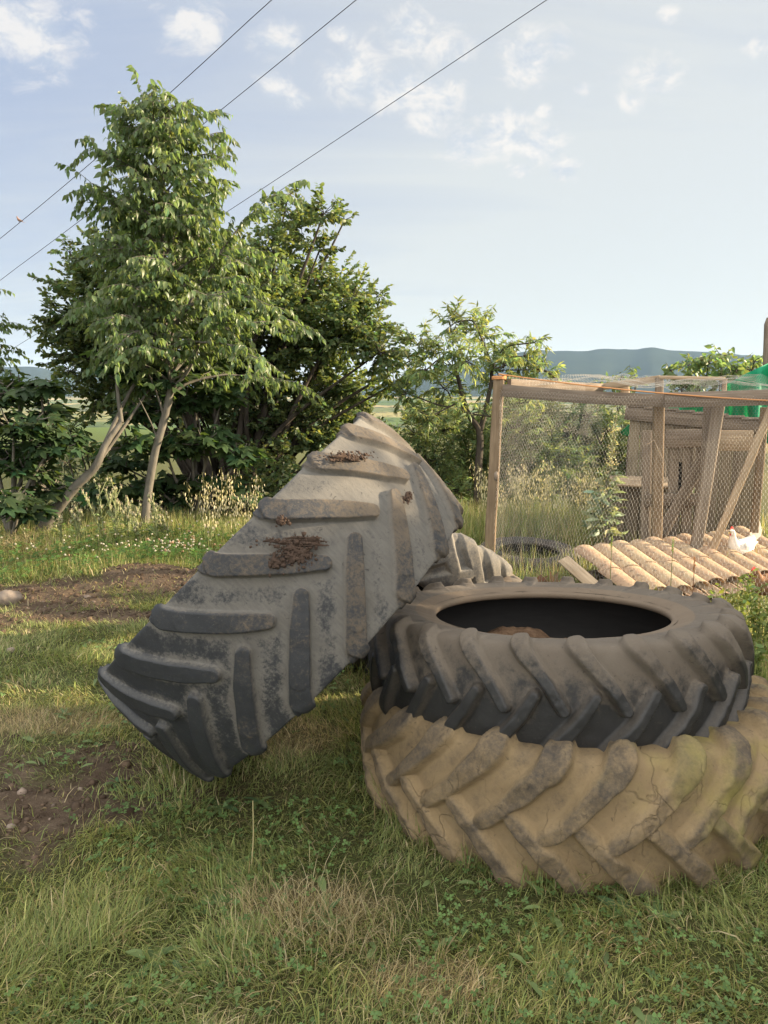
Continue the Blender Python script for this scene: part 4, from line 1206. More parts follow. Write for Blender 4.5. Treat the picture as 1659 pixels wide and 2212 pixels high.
def clump_tree(name, label, base, clumps, mats, shape, leaf, gap, stems, twigs, hang=.2, trunk_r=.07, Yj=.7, tint=(.8, 1.15), spread=.8, var=.22, warm=.14, cat='tree', inner=.25, twl=1.0, parts=('trunk', 'crown'), scale_px=True, rl=None, cluster=1, bend=(0, 0, 0), starts=None, group=None):
    """stems fan out from the base to leafy clumps [(centre, radius)]; twigs radiate inside each clump"""
    base = np.array(base, float)
    root = thing(name, label, cat, tuple(base))
    wood, fo = MB(), Foliage()
    st = []
    for s in range(stems):
        a = s * 6.28 / stems + rng.uniform(-.5, .5)
        st.append(base + np.array((math.cos(a) * trunk_r * 2.2, math.sin(a) * trunk_r * 2.2, -.15)))
    for ci, (c, r) in enumerate(clumps):
        c = np.array(c, float)
        s = st[ci % stems] if starts is None else min(starts, key=lambda q: np.linalg.norm(q - c) + .3 * rng.uniform())
        mid = s + (c - s) * .5 + np.array((0, 0, .10 * np.linalg.norm(c - s))) + rng.normal(0, .08, 3)
        low = s + (mid - s) * .45 + rng.normal(0, .05, 3)
        p = catmull([s, low, mid, c], 5)
        L = np.linalg.norm(c - s)
        wood.tube(p, np.linspace(trunk_r * min(1, .15 + .22 * L), .010, len(p)), 7, cap=False)
        nt = int(twigs * (r / .4) ** 2) + 3
        tc = rng.uniform(*tint)
        for t in range(nt):
            d = rng.normal(0, 1, 3); d /= np.linalg.norm(d); d[2] = d[2] * .8 + .18
            q = c + d * r * rng.uniform(0, .55)
            L2 = r * rng.uniform(.45, .95) * twl
            tp = path(q, d + rng.normal(0, .3, 3), L2, 4, .22, bend)
            if t % 2 == 0: 
                wood.tube(np.vstack([c + (q - c) * .2, tp]), np.linspace(.006, .0018, len(tp) + 1), 4, cap=False)
            fo.twig(tp, gap, leaf, hang, tc * rng.uniform(.85, 1.15), spread=spread, upn=.6, cluster=cluster)
    for mb in (wood,): mb.v = [v - base.astype(np.float32) for v in mb.v]
    fo.p = [p - base for p in fo.p]
    wood.build(parts[0], mats[0], root)
    m = MB(); fo.into(m, shape, var, warm); m.build(parts[1], mats[1], root)
    tag(root, None, None, group)
    print('LEAVES', name, len(fo.p))
    return root

def px_clumps(lst, Y, jit=.5):
    out = []
    for px, py, r in lst:
        y = Y + rng.uniform(-jit, jit)
        out.append((at(px, py, y), r / F * y))
    return out

OAK = [(150, 690, 70), (110, 720, 42), (180, 620, 70), (250, 560, 85), (150, 545, 28), (190, 770, 80), (290, 790, 95), (330, 650, 110), (230, 860, 75), (380, 520, 90), (280, 700, 95), (170, 700, 70), (230, 640, 80), (150, 800, 45),
       (640, 490, 62), (700, 460, 48), (745, 475, 26), (620, 430, 38), (590, 550, 70), (690, 540, 36), (690, 630, 85), (760, 650, 62), (815, 640, 28), (740, 720, 95), (660, 750, 100), (820, 760, 75), (885, 780, 34), (700, 850, 90), (560, 820, 100), (620, 920, 90), (770, 860, 70), (850, 830, 52),
       (480, 760, 100), (500, 620, 110), (430, 620, 90), (560, 660, 90), (540, 940, 85), (690, 950, 80), (440, 900, 80), (780, 930, 55), (610, 660, 90), (600, 990, 50), (720, 1010, 50), (400, 830, 80), (330, 860, 70)]
oakb = at(505, 1000, 10.0); oakb[2] = gz(oakb[0], 10.0)
clump_tree('oak_tree', 'broad dark oak of small leaves behind the slim trunked tree', oakb, px_clumps(OAK, 10.1, .65), (m_dbark, m_oak), L_OAK, .072, .021, 7, 40, .12, .085, tint=(.75, 1.2), var=.2, cluster=2)

# figs: bare leaning grey stem on the left, and the shrub behind the slim trunk
def fig_tree(name, label, base, stem, clumps, n_leaf, size, tint=(.8, 1.1)):
    base = np.array(base, float); root = thing(name, label, 'tree', tuple(base))
    wood, fo = MB(), Foliage()
    if stem is not None:
        s = catmull([np.array(p) for p in stem], 5)
        wood.tube(s, np.interp(np.linspace(0, 1, len(s)), [0, .1, 1], [.075, .055, .026]) * (1 + .08 * rng.normal(size=len(s))), 9)
        start = [s[int(len(s) * k)] for k in (.55, .75, .98)]
    else: start = [base]
    for ci, (c, r) in enumerate(clumps):
        s0 = start[ci % len(start)]
        p = catmull([s0, (s0 + c) / 2 + np.array((0, 0, .12)) + rng.normal(0, .06, 3), c], 5)
        wood.tube(p, np.linspace(.024, .010, len(p)), 6, cap=False)
        nt = int(15 * (r / .35) ** 2) + 6; tc = rng.uniform(*tint)
        for t in range(nt):
            d = rng.normal(0, 1, 3); d /= np.linalg.norm(d); d[2] = abs(d[2]) * .6
            q = c + d * r * rng.uniform(.1, .6)
            tp = path(q, d, r * rng.uniform(.4, .8), 4, .2, (0, 0, .3))
            wood.tube(np.vstack([c, tp]), np.linspace(.012, .005, len(tp) + 1), 5, cap=False)
            for k in range(n_leaf):
                qq, dd = along(tp, rng.uniform(.1, 1)); a = rng.uniform(0, 6.28)
                out = np.array((math.cos(a), math.sin(a), rng.uniform(-.5, .25)))
                fo.p.append(qq + out * .05); fo.a.append(out + np.array((0, 0, -.2))); fo.n.append(np.array((0, 0, 1)) + rng.normal(0, .35, 3)); fo.s.append(size * rng.uniform(.6, 1.2)); fo.t.append(tc)
    wood.v = [v - base.astype(np.float32) for v in wood.v]; fo.p = [p - base for p in fo.p]
    wood.build('trunk', m_bark, root)
    m = MB(); fo.into(m, L_FIG, .2, .12); m.build('crown', m_fig, root)
    return root
Yf = 7.35
fb = at(92, 1146, Yf)
fig_tree('fig_tree', 'fig tree with a bare leaning grey stem and big lobed leaves', (fb[0], Yf, gz(fb[0], Yf) - .02),
         [at(88, 1152, Yf), at(120, 1105, Yf), at(165, 1050, Yf), at(205, 1010, Yf), at(228, 960, Yf + .05), at(262, 912, Yf + .15)],
         px_clumps([(330, 830, 70), (300, 900, 50), (260, 800, 55), (350, 740, 45), (280, 960, 36)], 7.9, .25), 7, .19)
fb2 = at(420, 1110, 8.6)
fig_tree('fig_tree', 'fig bush of large lobed leaves behind the slim trunk', (fb2[0], 8.6, gz(fb2[0], 8.6)), None,
         px_clumps([(440, 800, 60), (420, 720, 45), (480, 860, 55), (440, 960, 70), (360, 980, 60), (520, 990, 45), (400, 1060, 60), (270, 1010, 45), (470, 1050, 45), (230, 1070, 40), (360, 1090, 40), (520, 1080, 30), (390, 880, 55), (300, 1060, 50)], 8.5, .3), 7, .19)
fig_tree('fig_tree', 'dense dark fig bush filling the left edge above the bank', (-3.75, 7.3, gz(-3.75, 7.3)), None,
         px_clumps([(40, 850, 60), (-40, 870, 80), (110, 900, 45), (30, 930, 75), (110, 970, 50), (-30, 1000, 90), (60, 1020, 70), (20, 1090, 60), (110, 1060, 40), (90, 840, 30), (-90, 930, 90), (60, 1110, 45), (140, 950, 25)], 7.2, .3), 8, .17, (.7, 1.0))

# almond tree behind the netting post, and the shrubs along the drop
alb = at(1032, 1100, 9.2); alb[2] = gz(alb[0], 9.2)
ALM = [(985, 695, 42), (1040, 720, 55), (960, 760, 55), (900, 745, 40), (1010, 780, 50), (1080, 760, 40), (1130, 770, 48), (1155, 740, 26), (920, 800, 45), (880, 850, 42), (960, 840, 45), (1060, 830, 45), (1110, 840, 36), (1170, 800, 36), (1000, 880, 35), (930, 900, 50), (1090, 790, 40), (1210, 830, 30), (1140, 870, 35), (1060, 900, 30)]
al = clump_tree('almond_tree', 'young almond tree with thin light green leaves behind the wire run post', alb, px_clumps(ALM, 9.2, .4), (m_dbark, m_almond), L_LANCE, .095, .020, 1, 40, .35, .02, tint=(.8, 1.2), spread=.6, cluster=2, starts=[at(1010, 890, 9.2), at(985, 800, 9.2), at(1050, 880, 9.25), at(1062, 800, 9.3), at(1030, 960, 9.2), at(1040, 735, 9.3)])
m = MB(); m.tube(catmull([np.array((0, 0, -.2)), at(1033, 1020, 9.2) - alb, at(1036, 935, 9.2) - alb, at(1010, 890, 9.2) - alb, at(985, 800, 9.2) - alb], 5), np.linspace(.060, .022, 21), 8)
m.tube(catmull([at(1036, 935, 9.2) - alb, at(1050, 880, 9.25) - alb, at(1062, 800, 9.3) - alb, at(1040, 730, 9.3) - alb], 5), np.linspace(.038, .014, 16), 7)
m.build('limb', m_dbark, al)
SHR = [('tall soft green bush behind the almond trunk', 10.8, [(940, 900, 50), (1000, 930, 50), (1060, 950, 55), (1120, 900, 45), (1180, 880, 40), (1090, 880, 40), (1010, 1000, 60), (1090, 1040, 60), (960, 1040, 60)], m_bush, L_LANCE, .08, .040, (.8, 1.1)),
       ('loose bright green bush at the right foot of the oak', 9.6, [(900, 940, 55), (880, 1010, 60), (940, 1000, 50), (920, 1070, 60), (990, 1060, 50), (870, 1080, 50), (960, 930, 40)], m_almond, L_LANCE, .075, .045, (.75, 1.05)),
       ('dense green bush behind the wire mesh beside the almond', 10.0, [(1110, 930, 60), (1160, 910, 55), (1100, 1000, 70), (1180, 990, 70), (1230, 930, 55), (1150, 1060, 60), (1070, 1060, 45), (1250, 1010, 50)], m_bush, L_LANCE, .075, .036, (.7, 1.1)),
       ('sunlit yellowish bush behind the mesh near the coop', 10.3, [(1270, 900, 45), (1310, 930, 50), (1330, 1000, 60), (1280, 990, 55), (1370, 930, 45), (1380, 1010, 55), (1320, 1060, 55), (1240, 1060, 45)], m_almond, L_LANCE, .08, .040, (.75, 1.1)),
       ('low dark bush between the big tree and the leaning tyre', 9.0, [(560, 1040, 45), (620, 1060, 50), (690, 1070, 50), (760, 1080, 45), (820, 1090, 40), (650, 1110, 45), (730, 1120, 40)], m_oak, L_OAK, .065, .034, (.7, 1.0))]
for lab, Y, cl_, mt, shp, sz, gap, tn in SHR:
    b = at(sum(c[0] for c in cl_) / len(cl_), 1100, Y); b[2] = gz(b[0], Y)
    clump_tree('leafy_bush', lab, b, px_clumps([(a_, b_, c_ * 1.18) for a_, b_, c_ in cl_], Y, .4), (m_dbark, mt), shp, sz * 1.05, gap * .60, 4, 62, .2, .018, tint=tn, cat='bush', parts=('stems', 'foliage'), cluster=2, group='bushes along the drop')
for lab, Y, cl_, mt, shp, sz, gap in (('bright leafy sapling above the coop and green net', 10.5, [(1450, 800, 22), (1490, 790, 30), (1530, 785, 36), (1560, 770, 24), (1590, 800, 34), (1510, 820, 36), (1560, 815, 34), (1620, 800, 30), (1630, 780, 18), (1600, 830, 36), (1470, 840, 34)], m_hack, L_HACK, .11, .05),
                               ('small leafy sapling peeping over the back rail', 11.6, [(1340, 815, 16), (1365, 802, 14), (1320, 830, 20), (1290, 835, 18), (1375, 825, 20), (1345, 850, 26)], m_hack, L_HACK, .09, .045),
                               ('dark leafy bush on the slope between the two fig trees', 9.4, [(150, 930, 40), (190, 980, 40), (140, 1010, 40), (215, 1040, 40), (170, 1080, 40), (120, 1090, 40), (240, 1080, 36)], m_oak, L_OAK, .08, .034),
                               ('silvery olive bush low on the slope at left', 8.9, [(150, 1000, 26), (165, 1040, 36), (140, 1060, 34), (180, 1080, 34), (150, 1110, 34), (120, 1030, 22)], m_silver, L_LANCE, .06, .03)):
    b = at(sum(c[0] for c in cl_) / len(cl_), 900, Y); b[2] = gz(b[0], Y)
    clump_tree('sapling', lab, b, px_clumps(cl_, Y, .3), (m_dbark, mt), shp, sz, gap * .7, 2, 70, .5, .02, tint=(.9, 1.2), cat='sapling', parts=('stems', 'foliage'))
#@@GRASS@@
# ------------------------------------------------------------------ grass and weeds
m_blade = leaf_mat('grass_blade', (1, 1, 1), (1.35, 1.35, .75), .34, .55, .3)
TYRES_ON_GROUND = [(.722, 2.76, .72), (.44, 4.27, .66), (1.33, 6.72, .43)]
def blades(m, pos, h, w, lean, az, tint, curl=.6, twist=None):
    """three-joint curved blades"""
    n = len(pos)
    dx, dy = np.cos(az), np.sin(az)
    sx, sy = -dy, dx
    if twist is not None:
        sx, sy = np.cos(az + twist), np.sin(az + twist)
    K = np.array((0, .35, .7, 1.0)); WK = np.array((1.0, .85, .55, .05))
    V = np.zeros((n, 4, 2, 3), np.float32)
    for k in range(4):
        t = K[k]
        ang = lean + curl * lean * t
        # integrate the arc coarsely
        hx = h * t * np.sin(lean * (.35 + .65 * t)) * 1.0
        hz = h * t * np.cos(lean * (.35 + .65 * t))
        for s in (0, 1):
            o = (s - .5) * w * WK[k]
            V[:, k, s, 0] = pos[:, 0] + dx * hx + sx * o
            V[:, k, s, 1] = pos[:, 1] + dy * hx + sy * o
            V[:, k, s, 2] = pos[:, 2] + hz
    f = np.array([(0, 1, 3, 2), (2, 3, 5, 4), (4, 5, 7, 6)])
    t8 = np.repeat(tint, 8, axis=0)
    m.add(V.reshape(-1, 3), (f[None] + (np.arange(n) * 8)[:, None, None]).reshape(-1, 4), t8)

GREEN = np.array([(.185, .235, .080), (.145, .205, .072), (.215, .255, .090), (.250, .270, .108), (.130, .178, .066)])
GREEN = GREEN * np.array((1.07, 1.0, .95))
STRAW = np.array([(.40, .33, .19), (.46, .39, .24), (.33, .26, .14), (.30, .25, .13)])
def scatter(y0, y1, dens, side=.56, extra=1.25):
    n = int((side * (y0 + y1) + 2 * extra) * (y1 - y0) * dens)
    y = rng.uniform(y0, y1, n); x = rng.uniform(-1, 1, n) * (side * y + extra)
    return x, y
def lawn():
    m = MB()
    for y0, y1, dens, ws in ((.85, 2.2, 22000, 1.0), (2.2, 3.3, 16000, 1.1), (3.3, 5.3, 9000, 1.35), (5.3, 7.0, 5000, 1.8)):
        x, y = scatter(y0, y1, dens)
        keep = np.ones(len(x), bool)
        for cx, cy, r in TYRES_ON_GROUND: keep &= (x - cx) ** 2 + (y - cy) ** 2 > r * r
        s = soil_mask(x, y); keep &= rng.uniform(size=len(x)) > s * .93
        clump = fbm(np.stack([x * 7, y * 7], 1), 3, 41)
        keep &= rng.uniform(size=len(x)) < .6 + .8 * sstep(.3, .6, clump)
        x, y, clump = x[keep], y[keep], clump[keep]; n = len(x)
        d = dry_mask(x, y)
        big = fbm(np.stack([x * 1.3, y * 1.3], 1), 3, 51)
        h = (.018 + .030 * rng.uniform(size=n) ** 1.5 + .026 * sstep(.45, .75, clump)) * (1 + .25 * d) * (1 + .5 * sstep(.5, .75, big))
        long_ = rng.uniform(size=n) < .02; h = np.where(long_, h * 1.7, h)
        w = (.0018 + .0022 * rng.uniform(size=n) ** 2) * ws * (1 - .4 * d)
        wide = rng.uniform(size=n) < .035; w = np.where(wide, w * 2.3, w)
        lean = np.clip(np.abs(rng.normal(1.0, .4, n)), .1, 1.5)
        flow = fbm(np.stack([x * 2.2, y * 2.2], 1), 2, 61) * 12
        az = flow + rng.normal(0, 1.1, n)
        isdry = rng.uniform(size=n) < .11 + .75 * d
        c = np.where(isdry[:, None], STRAW[rng.integers(0, 4, n)], GREEN[rng.integers(0, 5, n)])
        c = c * np.clip(rng.normal(1, .22, n), .45, 1.7)[:, None] * (.78 + .5 * big)[:, None]
        yel = (sstep(.4, .7, fbm(np.stack([x * 1.9 + 5, y * 1.9], 1), 3, 71)) * .28)[:, None]
        c = c * (1 - yel) + c * np.array((1.35, 1.12, .8)) * yel
        blades(m, np.stack([x, y, ground_z(x, y) - .004], 1), h, w, lean, az, c, twist=rng.uniform(-1, 1, n) + 1.57)
    # longer growth the mower misses, close round the tyres
    def ring(cx, cy, r, a0, a1, n, h):
        a = rng.uniform(a0, a1, n); rr = r + np.abs(rng.normal(0, .035, n)); x, y = cx + rr * np.cos(a), cy + rr * np.sin(a)
        c = np.where((rng.uniform(size=n) < .2)[:, None], STRAW[rng.integers(0, 4, n)], GREEN[rng.integers(0, 5, n)]) * np.clip(rng.normal(1, .2, n), .5, 1.6)[:, None]
        hh = h * rng.uniform(.35, 1.1, n) * (.4 + 1.1 * fbm(np.stack([x * 6, y * 6], 1), 3, 141))
        blades(m, np.stack([x, y, ground_z(x, y) - .004], 1), hh, rng.uniform(.002, .0045, n), np.abs(rng.normal(.45, .3, n)), rng.uniform(0, 6.28, n), c, twist=rng.uniform(-1, 1, n) + 1.57)
    ring(.705, 2.735, .715, 0, 6.28, 5200, .13)
    ring(-.72, 2.72, .10, 0, 6.28, 700, .09)
    ring(.27, 4.12, .55, 0, 6.28, 1500, .14)
    return m.build('grass', m_blade, kind='stuff')
lawn()

def lawn_clover():
    v = [(0, 0, 0)]; f = []
    for k in range(3):
        a = k * 2.094
        for da, r in ((-.75, .55), (-.45, .95), (0, .92), (.45, .95), (.75, .55)): v.append((math.sin(a + da) * r, math.cos(a + da) * r, .12 * r))
        b = 1 + k * 5; f += [(0, b + 1, b), (0, b + 2, b + 1), (0, b + 3, b + 2), (0, b + 4, b + 3)]
    m = MB(); n = 9000
    y = rng.uniform(1.0, 4.2, n); x = rng.uniform(-1, 1, n) * (.56 * y + .8)
    k = (fbm(np.stack([x * 2.6, y * 2.6], 1), 3, 151) > .52)
    for cx, cy, r in TYRES_ON_GROUND: k &= (x - cx) ** 2 + (y - cy) ** 2 > r * r
    x, y = x[k], y[k]; n = len(x)
    z = ground_z(x, y) + rng.uniform(.012, .045, n)
    t = np.array((.115, .19, .06)) * np.clip(rng.normal(1, .22, n), .5, 1.6)[:, None]
    m.leaves(v, f, np.stack([x, y, z], 1), np.stack([rng.normal(size=n), rng.normal(size=n), np.zeros(n)], 1), np.stack([rng.normal(0, .35, n), rng.normal(0, .35, n) - .2, np.ones(n)], 1), rng.uniform(.007, .014, n), t)
    # flat strap leaves of plantain and dandelion scattered through the turf
    n = 420
    y = rng.uniform(1.1, 3.6, n); x = rng.uniform(-1, 1, n) * (.56 * y + .6)
    k = (fbm(np.stack([x * 1.7 + 4, y * 1.7], 1), 3, 161) > .5)
    for cx, cy, r in TYRES_ON_GROUND: k &= (x - cx) ** 2 + (y - cy) ** 2 > (r + .04) ** 2
    x, y = x[k], y[k]; n = len(x); a = rng.uniform(0, 6.28, n)
    m.leaves(L_BROAD[0], L_BROAD[1], np.stack([x, y, ground_z(x, y) + .012], 1), np.stack([np.cos(a), np.sin(a), rng.uniform(.15, .9, n)], 1), np.stack([rng.normal(0, .3, n), rng.normal(0, .3, n), np.ones(n)], 1), rng.uniform(.035, .075, n), np.array((.15, .205, .08)) * np.clip(rng.normal(1, .2, n), .5, 1.6)[:, None])
    m.build('lawn_clover', m_blade, kind='stuff')
lawn_clover()

def tall_grass():
    """uncut growth on the bank, by the wire and behind it"""
    m = MB()
    zones = [(-4.6, 0.0, 6.5, 8.6, 3800, .06, .21, .18), (-.2, 2.2, 6.9, 9.5, 2500, .14, .42, .3), (2.2, 4.2, 5.4, 9.0, 900, .10, .30, .3), (.55, 1.75, 5.2, 6.2, 2000, .10, .30, .35),
             (1.45, 2.6, 3.0, 4.3, 2200, .08, .30, .25), (-1.2, .6, 5.2, 6.6, 1900, .07, .22, .2), (-4.4, -.8, 5.6, 6.6, 1500, .06, .15, .2)]
    for x0, x1, y0, y1, dens, h0, h1, dry in zones:
        n = int((x1 - x0) * (y1 - y0) * dens)
        x, y = rng.uniform(x0, x1, n), rng.uniform(y0, y1, n)
        k = rng.uniform(size=n) < .25 + sstep(.3, .65, fbm(np.stack([x * 3, y * 3], 1), 3, 81))
        k &= rng.uniform(size=n) > soil_mask(x, y)
        for cx, cy, r in TYRES_ON_GROUND: k &= (x - cx) ** 2 + (y - cy) ** 2 > (r + .06) ** 2
        x, y = x[k], y[k]; n = len(x)
        big = fbm(np.stack([x * 1.1, y * 1.1], 1), 3, 91)
        h = (h0 + (h1 - h0) * rng.uniform(size=n) ** 1.6) * (.6 + .8 * big)
        w = (.003 + .004 * rng.uniform(size=n))
        isd = rng.uniform(size=n) < dry
        c = np.where(isd[:, None], STRAW[rng.integers(0, 4, n)] * 1.05, GREEN[rng.integers(0, 5, n)] * 1.15) * np.clip(rng.normal(1, .2, n), .5, 1.6)[:, None]
        blades(m, np.stack([x, y, ground_z(x, y) - .01], 1), h, w, np.clip(np.abs(rng.normal(.4, .3, n)), .03, 1.3), rng.uniform(0, 6.28, n), c, twist=rng.uniform(-1, 1, n) + 1.57)
    return m.build('tall_grass', m_blade, kind='stuff')
tall_grass()

L_SEED = leaf_shape([(0, .02), (.3, .16), (.6, .12), (1.0, .005)], .4, .1)
def oats(m, x, y, h, n_seed=16, tint=(.62, .55, .38)):
    z = gz(x, y); a = rng.uniform(0, 6.28); ln = rng.uniform(.05, .2) * h
    p = catmull([np.array((x, y, z)), np.array((x + .3 * ln * math.cos(a), y + .3 * ln * math.sin(a), z + h * .5)), np.array((x + ln * math.cos(a), y + ln * math.sin(a), z + h))], 6)
    st = np.array((.22, .22, .09)) * rng.uniform(.8, 1.2)
    m.tube(p, np.linspace(.0022, .0009, len(p)), 4, tint=st, cap=False)
    P, A, N_, T = [], [], [], []
    for k in range(n_seed):
        q, d = along(p, rng.uniform(.55, 1))
        o = np.array((rng.normal(0, 1), rng.normal(0, 1), 0)); o /= np.linalg.norm(o) + 1e-6
        e = q + o * rng.uniform(.015, .05) + np.array((0, 0, rng.uniform(-.03, .01)))
        m.tube(np.array([q, (q + e) / 2 + (0, 0, .008), e]), .0006, 3, tint=st, cap=False)
        P.append(e); A.append(o * .25 + np.array((0, 0, -1))); N_.append(o + (0, 0, .2)); T.append(np.array(tint) * rng.uniform(.7, 1.25))
    m.leaves(L_SEED[0], L_SEED[1], P, A, N_, rng.uniform(.022, .038, len(P)), T)
m = MB()
for _ in range(34): oats(m, rng.uniform(-1.75, -1.15), rng.uniform(6.5, 7.4), rng.uniform(.35, .75))
for _ in range(12): oats(m, rng.uniform(-2.3, -.6), rng.uniform(6.3, 7.6), rng.uniform(.3, .55), 10)
for _ in range(150):
    y_ = rng.uniform(7.2, 9.0); oats(m, rng.uniform(1.05, 2.5) * y_ / 8, y_, rng.uniform(.45, .80), 18)
for _ in range(12): oats(m, rng.uniform(1.75, 2.3), rng.uniform(3.3, 4.2), rng.uniform(.25, .5), 12, (.26, .28, .12))
m.build('wild_oats', m_blade, kind='stuff')

def clover():
    v = [(0, 0, 0)]; f = []
    for k in range(3):
        a = k * 2.094
        for da, r in ((-.75, .55), (-.45, .95), (0, .92), (.45, .95), (.75, .55)):
            v.append((math.sin(a + da) * r, math.cos(a + da) * r, .12 * r))
        b = 1 + k * 5
        f += [(0, b + 1, b), (0, b + 2, b + 1), (0, b + 3, b + 2), (0, b + 4, b + 3)]
    n = 5200
    x, y = rng.uniform(-4.4, -.4, n), rng.uniform(5.35, 7.5, n)
    k = (rng.uniform(size=n) > soil_mask(x, y)) & (fbm(np.stack([x * 2, y * 2], 1), 3, 101) > .36)
    x, y = x[k], y[k]; n = len(x)
    h = rng.uniform(.03, .14, n) * (.6 + .8 * fbm(np.stack([x * 3, y * 3], 1), 3, 111))
    z = ground_z(x, y)
    m = MB()
    t = np.array((.075, .145, .030)) * np.clip(rng.normal(1, .22, n), .5, 1.6)[:, None] * np.array((1, 1, 1))
    nr = np.stack([rng.normal(0, .35, n), rng.normal(0, .35, n) - .25, np.ones(n)], 1)
    ax = np.stack([rng.normal(size=n), rng.normal(size=n), np.zeros(n)], 1)
    m.leaves(v, f, np.stack([x, y, z + h], 1), ax, nr, rng.uniform(.014, .028, n), t)
    blades(m, np.stack([x, y, z], 1), h, np.full(n, .002), np.full(n, .05), rng.uniform(0, 6, n), t * .8)
    n2 = 230
    # white heads, gathered in drifts
    x, y = rng.normal(-1.95, .9, n2), rng.uniform(5.5, 7.3, n2); g = rng.uniform(size=n2) < .35
    x = np.where(g, rng.normal(-1.75, .18, n2), x); y = np.where(g, rng.normal(6.15, .22, n2), y)
    tv_, tf_ = clod_template()
    for a, b in zip(x, y):
        if soil_mask(np.array([a]), np.array([b]))[0] > .4: continue
        z0 = gz(a, b); hh = rng.uniform(.10, .21); r = rng.uniform(.008, .0125)
        c = np.array((.46, .43, .35)) * rng.uniform(.75, 1.1)
        if rng.uniform() < .25: c = c * np.array((.9, .62, .5))
        m.tube(np.array([(a, b, z0), (a + .01, b, z0 + hh)]), .0012, 3, tint=(.10, .14, .04), cap=False)
        m.add(tv_ * np.array((1, 1, .85)) * r * (1 + rng.uniform(-.25, .25, (12, 1))) + (a + .01, b, z0 + hh), tf_, c)
    m.build('clover', m_blade, kind='stuff')
clover()

# tall spiky weeds on the bank
def spiky_weed(px, py, h, Y, name, label, cat='weed', group=None):
    b = at(px, py, Y); b[2] = gz(b[0], Y)
    m = MB(); fo = Foliage(); P = []
    for s in range(random.randint(2, 4)):
        a = rng.uniform(0, 6.28); L = h * rng.uniform(.7, 1.05)
        p = path((0, 0, 0), (.22 * math.cos(a), .22 * math.sin(a), 1), L, 7, .06)
        m.tube(p, np.linspace(.009, .0045, len(p)), 5, tint=(.25, .28, .14), cap=False); P.append(p)
        for k in range(random.randint(3, 6)):
            q, d = along(p, rng.uniform(.4, .95)); a2 = rng.uniform(0, 6.28)
            t = path(q, (math.cos(a2) * .5, math.sin(a2) * .5, 1), L * rng.uniform(.12, .32), 4, .08)
            m.tube(t, np.linspace(.0055, .0035, len(t)), 4, tint=(.26, .29, .145), cap=False); P.append(t)
        fo.twig(p[:5], .028, .095, .1, 1.0, start=.0, spread=1.0)
    v_, f_ = clod_template()
    for p in P:
        m.add(v_ * (.014, .014, .02) + p[-1], f_, (.30, .30, .17)); 
        for q in range(4): m.add(v_ * (.003, .003, .012) + p[-1] + rng.normal(0, .007, 3) + (0, 0, .016), f_, (.42, .36, .26))
        fo.twig(p, .05, .035, 0, 1.1, start=.3, spread=.9)
    t = tints(len(fo.p), .2, .1) * np.array((.21, .26, .10))
    m.leaves(L_LANCE[0], L_LANCE[1], fo.p, fo.a, fo.n, np.array(fo.s), t)
    o = m.build(name, m_blade); o.location = b
    return tag(o, label, cat, group)
for i, (px, py, h, Y, lab) in enumerate(((226, 1150, .56, 6.9, 'tall branching thistle leftmost of the row before the leaning stem'), (252, 1152, .62, 6.9, 'tallest branching thistle in front of the fig bush'), (278, 1150, .50, 7.0, 'thistle just left of the slim trunk'), (300, 1152, .42, 6.8, 'short thistle at the foot of the slim trunk'), (340, 1150, .44, 6.9, 'thistle just right of the slim trunk'), (356, 1150, .36, 7.0, 'smallest thistle right of the slim trunk'), (130, 1150, .34, 6.9, 'grey thistle beside the base of the leaning fig stem'), (172, 1152, .36, 6.9, 'thistle between the leaning fig stem and the tall row'))):
    spiky_weed(px, py, h, Y, 'thistle', lab, 'thistle', 'thistles along the bank')

def mugwort(px, py, h, Y, label):
    b = at(px, py, Y); b[2] = gz(b[0], Y); root = thing('mugwort', label, 'weed', tuple(b))
    w, m = MB(), MB(); fo, fl = Foliage(), Foliage()
    p = path((0, 0, 0), (.08, 0, 1), h, 12, .03); w.tube(p, np.linspace(.010, .003, len(p)), 6, tint=(.22, .22, .13))
    for k in range(72):
        kk = k / 72; q, d = along(p, .12 + .86 * kk); a = k * 2.4
        L = .155 * (1 - kk) ** 1.3 + .035
        t = path(q, (math.cos(a), math.sin(a), .75 + kk), L, 5, .1, (0, 0, .3 - .6 * (1 - kk))); w.tube(t, .002, 4, tint=(.2, .21, .12), cap=False)
        (fl if kk > .5 else fo).twig(t, .012 if kk > .5 else .03, .026 if kk > .5 else .11, .1, 1.0, start=.05 if kk > .5 else .2, spread=.9)
    w.build('stem', m_blade, root)
    m.leaves(L_BROAD[0], L_BROAD[1], fo.p, fo.a, fo.n, np.array(fo.s), tints(len(fo.p), .2, .1) * np.array((.25, .29, .18)))
    m.build('leaves', m_blade, root)
    m2 = MB(); m2.leaves(L_OAK[0], L_OAK[1], fl.p, fl.a, fl.n, np.array(fl.s), tints(len(fl.p), .2, .1) * np.array((.46, .44, .25))); m2.build('flowers', m_blade, root)['kind'] = 'stuff'
mugwort(1296, 1195, 1.28, 6.5, 'tall grey green mugwort with a pale flower spike behind the mesh')

